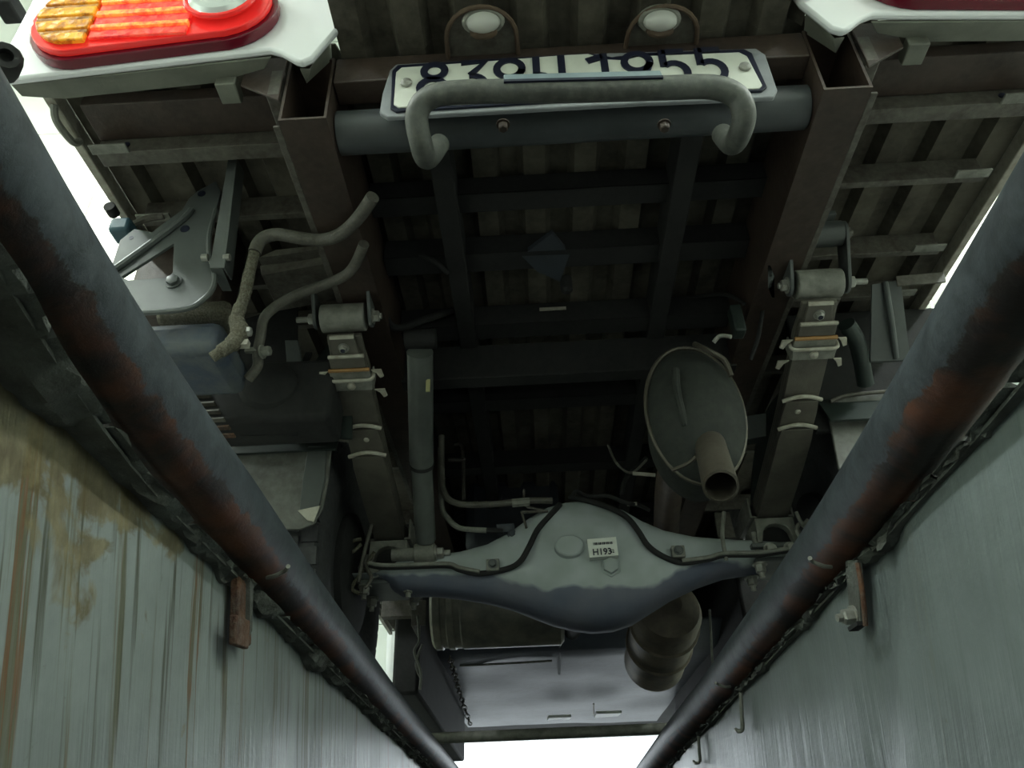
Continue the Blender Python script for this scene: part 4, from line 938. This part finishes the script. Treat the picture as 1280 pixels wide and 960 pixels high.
def guard(x0, x1, yc, a0, a1):
    rings = []
    for i in range(17):
        a = math.radians(a0 + (a1 - a0) * i / 16); r = .375; c_, s_ = math.cos(a), math.sin(a)
        rings.append([Vector((x0, yc + r * c_, .315 + r * s_ * .95)), Vector((x1, yc + r * c_, .315 + r * s_ * .95)), Vector((x1, yc + (r + .005) * c_, .315 + (r + .005) * s_ * .95)), Vector((x0, yc + (r + .005) * c_, .315 + (r + .005) * s_ * .95))])
    return G().loft(rings)
P('wheel_guard', guard(-.78, -.385, 1.70, 20, 158), M_green, 'dark curved left wheel guard', sharp=50)
P('wheel_guard', guard(.575, .96, 1.68, 20, 158), M_green, 'dark curved right wheel guard', sharp=50)
# guard brackets seen above the right and left flaps
g = G().slab([at(1090, 355, y=1.18), at(1126, 350, y=1.18), at(1138, 450, y=1.28), at(1088, 452, y=1.28)], (0, .006, 0)); g.tube([at(1106, 352, y=1.177), at(1114, 400, y=1.22), at(1120, 448, y=1.277)], .006, 8)
P('guard_bracket', g, M_brk, 'ribbed grey bracket above the right mud flap', bevel=.001)
P('guard_pipe', G().tube([at(1058, 405, y=1.22), at(1072, 430, y=1.26), at(1082, 480, y=1.33)], .016, 14), M_green)
P('cross_bracket', G().bb(.495, .60, 1.19, 1.21, .635, .66), M_chan, bevel=.002)
P('bracket_plate', G().slab([at(1120, 345, y=1.16), at(1180, 340, y=1.16), at(1183, 352, y=1.16), at(1122, 357, y=1.16)], (0, .004, 0)), M_chan, bevel=.001)
g = G().slab([at(356, 425, y=1.20), at(372, 425, y=1.20), at(377, 450, y=1.22), at(362, 515, y=1.28), at(348, 512, y=1.28), at(358, 450, y=1.22)], (0, .012, 0))
P('guard_bracket', g, M_brk, 'bent grey strap beside the left spring', bevel=.001)
P('guard_bracket', G().slab([at(382, 440, y=1.22), at(390, 440, y=1.22), at(372, 480, y=1.26), at(362, 518, y=1.29), at(354, 515, y=1.29), at(366, 475, y=1.26)], (0, .006, 0)), M_black, bevel=.001)
P('rail_bracket', G().slab([at(325, 332, y=1.02), at(425, 318, y=1.02), at(425, 326, y=1.02), at(327, 344, y=1.02)], (0, .10, 0)), M_chan, 'thin shelf bracket under the left rail', bevel=.001)
P('rail_bracket', G().slab([at(322, 322, y=1.0), at(345, 312, y=1.0), at(425, 304, y=1.0), at(425, 308, y=1.0), at(350, 319, y=1.0)], (0, .10, 0)), M_chan, bevel=.001)

# --- left side: folded bracket, reservoir, battery box
def lb(px, py, y=.93): return at(px, py, y=y)
out = [(270, 226), (248, 238), (236, 248), (228, 262), (208, 276), (190, 290), (168, 286), (150, 300), (140, 330), (120, 350), (120, 392), (180, 391), (232, 386), (252, 376), (266, 360), (268, 340), (262, 318), (262, 292), (270, 262), (276, 240)]
hole = [(217, 304), (152, 346), (160, 350), (210, 347), (216, 340)]
g = G().slab([lb(*p) for p in out], (0, .006, 0), [[lb(*p) for p in hole]])
BK = P('side_bracket', g, M_brk, 'grey pressed bracket plate with a triangular opening', bevel=.001)
P('bracket_rim', G().tube([lb(*p, y=.928) for p in out[10:19]], .0045, 8), M_brk, 'rolled lower rim', BK)
P('bracket_ridge', G().tube([lb(240, 262, .928), lb(225, 277, .927), lb(160, 325, .926), lb(130, 345, .927)], .006, 8), M_brk, 'pressed ridge', BK)
P('bracket_bolt', G().bolt(lb(217, 352, .929), (0, -1, 0), .010, .008), M_brk, None, BK)
for px, py, r in ((252, 242, .007), (231, 286, .008), (164, 297, .004)):
    c = lb(px, py, .9296); P('bracket_hole', G().cyl(c, c + Vector((0, .0005, 0)), r), M_ink, 'dark round hole', BK)
P('blue_cap', G().box(lb(155, 289, .95), (.035, .04, .03)), M_blue, 'small blue plastic cap', bevel=.006)
P('cap_screw', G().lathe(lb(143, 268, .95), (0, -1, 0), [(0, .010), (.02, .010)], 12), M_black)
P('cap_hose', G().tube([lb(168, 280, .96), lb(185, 273, .96), lb(205, 270, .96)], .006, 8), M_chan)
# flat bar
a0, a1, b0, b1 = at(285, 198, z=.735), at(294, 198, z=.735), at(262, 335, y=.915), at(278, 335, y=.915)
g = G().slab([a0, a1, b1 + Vector((0, 0, 0)), b0], (0, .008, 0)); g.slab([b0, b1, at(288, 360, y=.955), at(276, 360, y=.955)], (0, .008, 0))
g.slab([a1, a1 + Vector((.002, .03, 0)), b1 + Vector((.002, .03, 0)), b1], (.003, 0, 0))
BR = P('support_bar', g, M_brk, 'angled grey support bar left of the frame rail', bevel=.001)
for px in (257, 283): P('bar_bolt', G().lathe(at(px, 322, y=.914), (1 if px > 270 else -1, 0, 0), [(-.004, .006), (.006, .006)], 10), M_bolt, None, BR)
# reservoir
def rbox(px0, py0, px1, py1, y, d): a = at(px0, py1, y=y); b = at(px1, py0, y=y); return G().bb(a.x, b.x, y, y + d, a.z, b.z)
P('reservoir', rbox(150, 398, 279, 443, .97, .14), M_bluebox, 'dusty dark blue reservoir box behind the left pipe', bevel=.017)
P('reservoir_top', rbox(190, 372, 288, 400, 1.00, .10), M_hosed, 'mud-caked mount above the reservoir', bevel=.012)
g = rbox(200, 446, 420, 532, 1.20, .10)
BT = P('battery_box', g, M_black, 'black battery box behind the reservoir', bevel=.012)
for i in range(7):
    a = at(236 + i * 6, 486 + i * 10, y=1.193); P('box_fin', G().bb(a.x, a.x + .030, 1.188, 1.20, a.z, a.z + .0035), M_chan if i < 5 else M_rusty, None, BT)
P('box_bulge', G().lathe(at(340, 490, y=1.22), (0.1, -1, 0), [(-.02, .07), (.0, .065), (.03, .05), (.045, .025), (.05, .004)], 20, 1.0, .9), M_black, None, BT)
P('rail_web', G().slab([at(300, 400, y=1.25), at(372, 380, y=1.25), at(372, 545, y=1.25), at(300, 545, y=1.25)], (0, .004, 0)), M_black)
P('inner_box', rbox(150, 250, 300, 395, 1.06, .08), M_rail, 'brown box behind the bracket plate', bevel=.01)
P('inner_panel', G().slab([at(380, 470, y=1.30), at(410, 430, y=1.30), at(440, 430, y=1.30), at(440, 548, y=1.30), at(380, 545, y=1.30)], (0, .006, 0)), M_green)
# hoses
hA = [at(466, 246, z=.60), at(448, 272, z=.60), at(425, 293, z=.60), at(400, 300, y=.93), at(372, 297, y=.92), at(345, 293, y=.92), at(326, 300, y=.92), at(318, 316, y=.92)]
P('hose', G().tube(hA, .0105, 14), M_hose, 'upper grey hose bending down beside the left rail')
hA2 = [hA[-1], at(311, 345, y=.93), at(306, 370, y=.94), at(299, 388, y=.95), at(296, 402, y=.955), at(300, 415, y=.955), at(292, 428, y=.955), at(278, 438, y=.955), at(265, 447, y=.955)]
g = G().tube(hA2, [.0088, .0095, .009, .0105, .0125, .014, .013, .011, .0085], 14)
P('hose', g, M_hosed, 'mud-caked lower end of the hose')
P('hose_clamp', G().bolt(at(303, 415, y=.955), (1, 0, 0), .008, .014), M_bolt)
P('hose_clamp', G().box(at(303, 430, y=.96), (.020, .012, .010)), M_edge, 'pale clip')
P('hose', G().tube([at(455, 305, z=.60), at(444, 330, z=.60), at(430, 345, z=.59), at(400, 358, y=1.04), at(372, 368, y=1.04), at(345, 383, y=1.05), at(330, 398, y=1.05), at(326, 420, y=1.06), at(322, 440, y=1.07), at(322, 458, y=1.08), at(310, 474, y=1.09)], .0088, 14), M_hose, 'lower grey hose crossing in front of the left shackle')
P('hose_clamp', G().bolt(at(327, 440, y=1.06), (1, -.2, 0), .009, .016).box(at(314, 438, y=1.065), (.02, .008, .008)), M_bush)
P('hose', G().tube([at(455, 300, y=1.12), at(475, 360, y=1.18), at(484, 400, y=1.2), at(500, 410, y=1.22), at(530, 400, y=1.25), at(565, 388, y=1.27)], .0075, 10), M_black, 'dark hose inside the left rail')
P('hose', G().tube([at(525, 318, y=1.1), at(545, 328, y=1.1), at(560, 342, y=1.12)], .005, 8), M_black)
# brake wiring clutter by the left spring seat
for i, pts in enumerate(([(466, 650), (458, 680), (452, 705), (448, 728)], [(452, 680), (440, 690), (432, 684), (442, 676), (452, 674)], [(462, 665), (455, 700), (464, 722), (456, 735)], [(468, 690), (452, 715), (440, 735), (450, 742)])):
    P('wheel_sensor_cable', G().tube([at(a, b, y=1.60 + .01 * i) for a, b in pts], .0042, 8), M_hosed if i % 2 else M_hose)
for i, pts in enumerate(([(995, 640), (1003, 655), (1010, 650)], [(1008, 660), (1000, 655), (996, 662), (1000, 672)], [(905, 640), (903, 670), (908, 700)])):
    P('wheel_sensor_cable', G().tube([at(a, b, y=1.58 + .01 * i) for a, b in pts], .0045, 8), M_bush)
P('axle_bracket', G().slab([at(893, 640, y=1.68), at(912, 640, y=1.68), at(920, 672, y=1.66), at(898, 672, y=1.66)], (0, .01, 0)), M_chan, bevel=.002)
P('inner_box', G().slab([at(930, 520, y=1.5), at(958, 516, y=1.5), at(958, 545, y=1.5), at(932, 550, y=1.5)], (0, .03, 0)), M_brk, bevel=.002)
P('spare_carrier', G().slab([at(690, 292, z=.715), at(712, 318, z=.715), at(700, 352, z=.71), at(672, 340, z=.71), at(652, 320, z=.715)], (0, 0, .01)), M_blued, 'pale pentagonal plate under the deck')
P('carrier_knob', G().lathe(at(708, 358, z=.70), (0, 0, -1), [(-.02, .012), (.01, .012), (.016, .006)], 12), M_black)
P('fender_panel', G().bb(.56, .90, 1.37, 1.385, .45, .74), M_black, 'dark fender panel above the right mud flap', bevel=.004)
P('clamp_block', G().slab([at(960, 332, y=1.04), at(965, 345, y=1.04), at(965, 372, y=1.04), at(960, 360, y=1.04)], (.004, 0, 0)), M_brk)

# --- cab
cabp = [(3.75, .78), (3.75, 1.95), (3.95, 2.02), (4.9, 2.0), (5.35, 1.35), (5.45, 1.2), (5.48, .66), (5.30, .56), (4.75, .56), (4.68, .66), (4.35, .72), (4.02, .66), (3.95, .50), (3.78, .50)]
CB = P('cab', G().slab([(-.74, a, b) for a, b in cabp], (1.64, 0, 0)), M_body, 'white driver cab', bevel=.03)
for x, d in ((-.742, -1), (.902, 1)):
    P('side_window', G().slab([(x, 4.0, 1.35), (x, 4.0, 1.86), (x, 4.85, 1.86), (x, 5.18, 1.35)], (d * .004, 0, 0)), M_glass, None, CB)
    P('door_handle', G().bb(x, x + d * .02, 4.05, 4.18, 1.20, 1.23), M_black, None, CB, bevel=.004)
P('windscreen', G().slab([(-.62, 5.345, 1.37), (.78, 5.345, 1.37), (.74, 4.97, 1.92), (-.58, 4.97, 1.92)], (0, .012, .006)), M_glass, None, CB)
P('front_bumper', G().bb(-.74, .90, 5.46, 5.56, .52, .74), M_body, None, CB, bevel=.02)
P('filler_box', G().bb(-.437, -.360, 2.35, 3.75, .19, .74), M_black, 'added black filler left of the undertray', bevel=.01)  # added dark fillers that block the bright gaps beside the undertray
P('filler_box', G().bb(.60, .83, 2.35, 3.85, .33, .74), M_black, 'added black filler right of the undertray', bevel=.01)
P('engine', G().bb(-.22, .42, 3.9, 4.8, .52, .78), M_black, bevel=.03)
P('cab_floor', G().bb(-.72, .88, 4.0, 5.32, .545, .558), M_black)
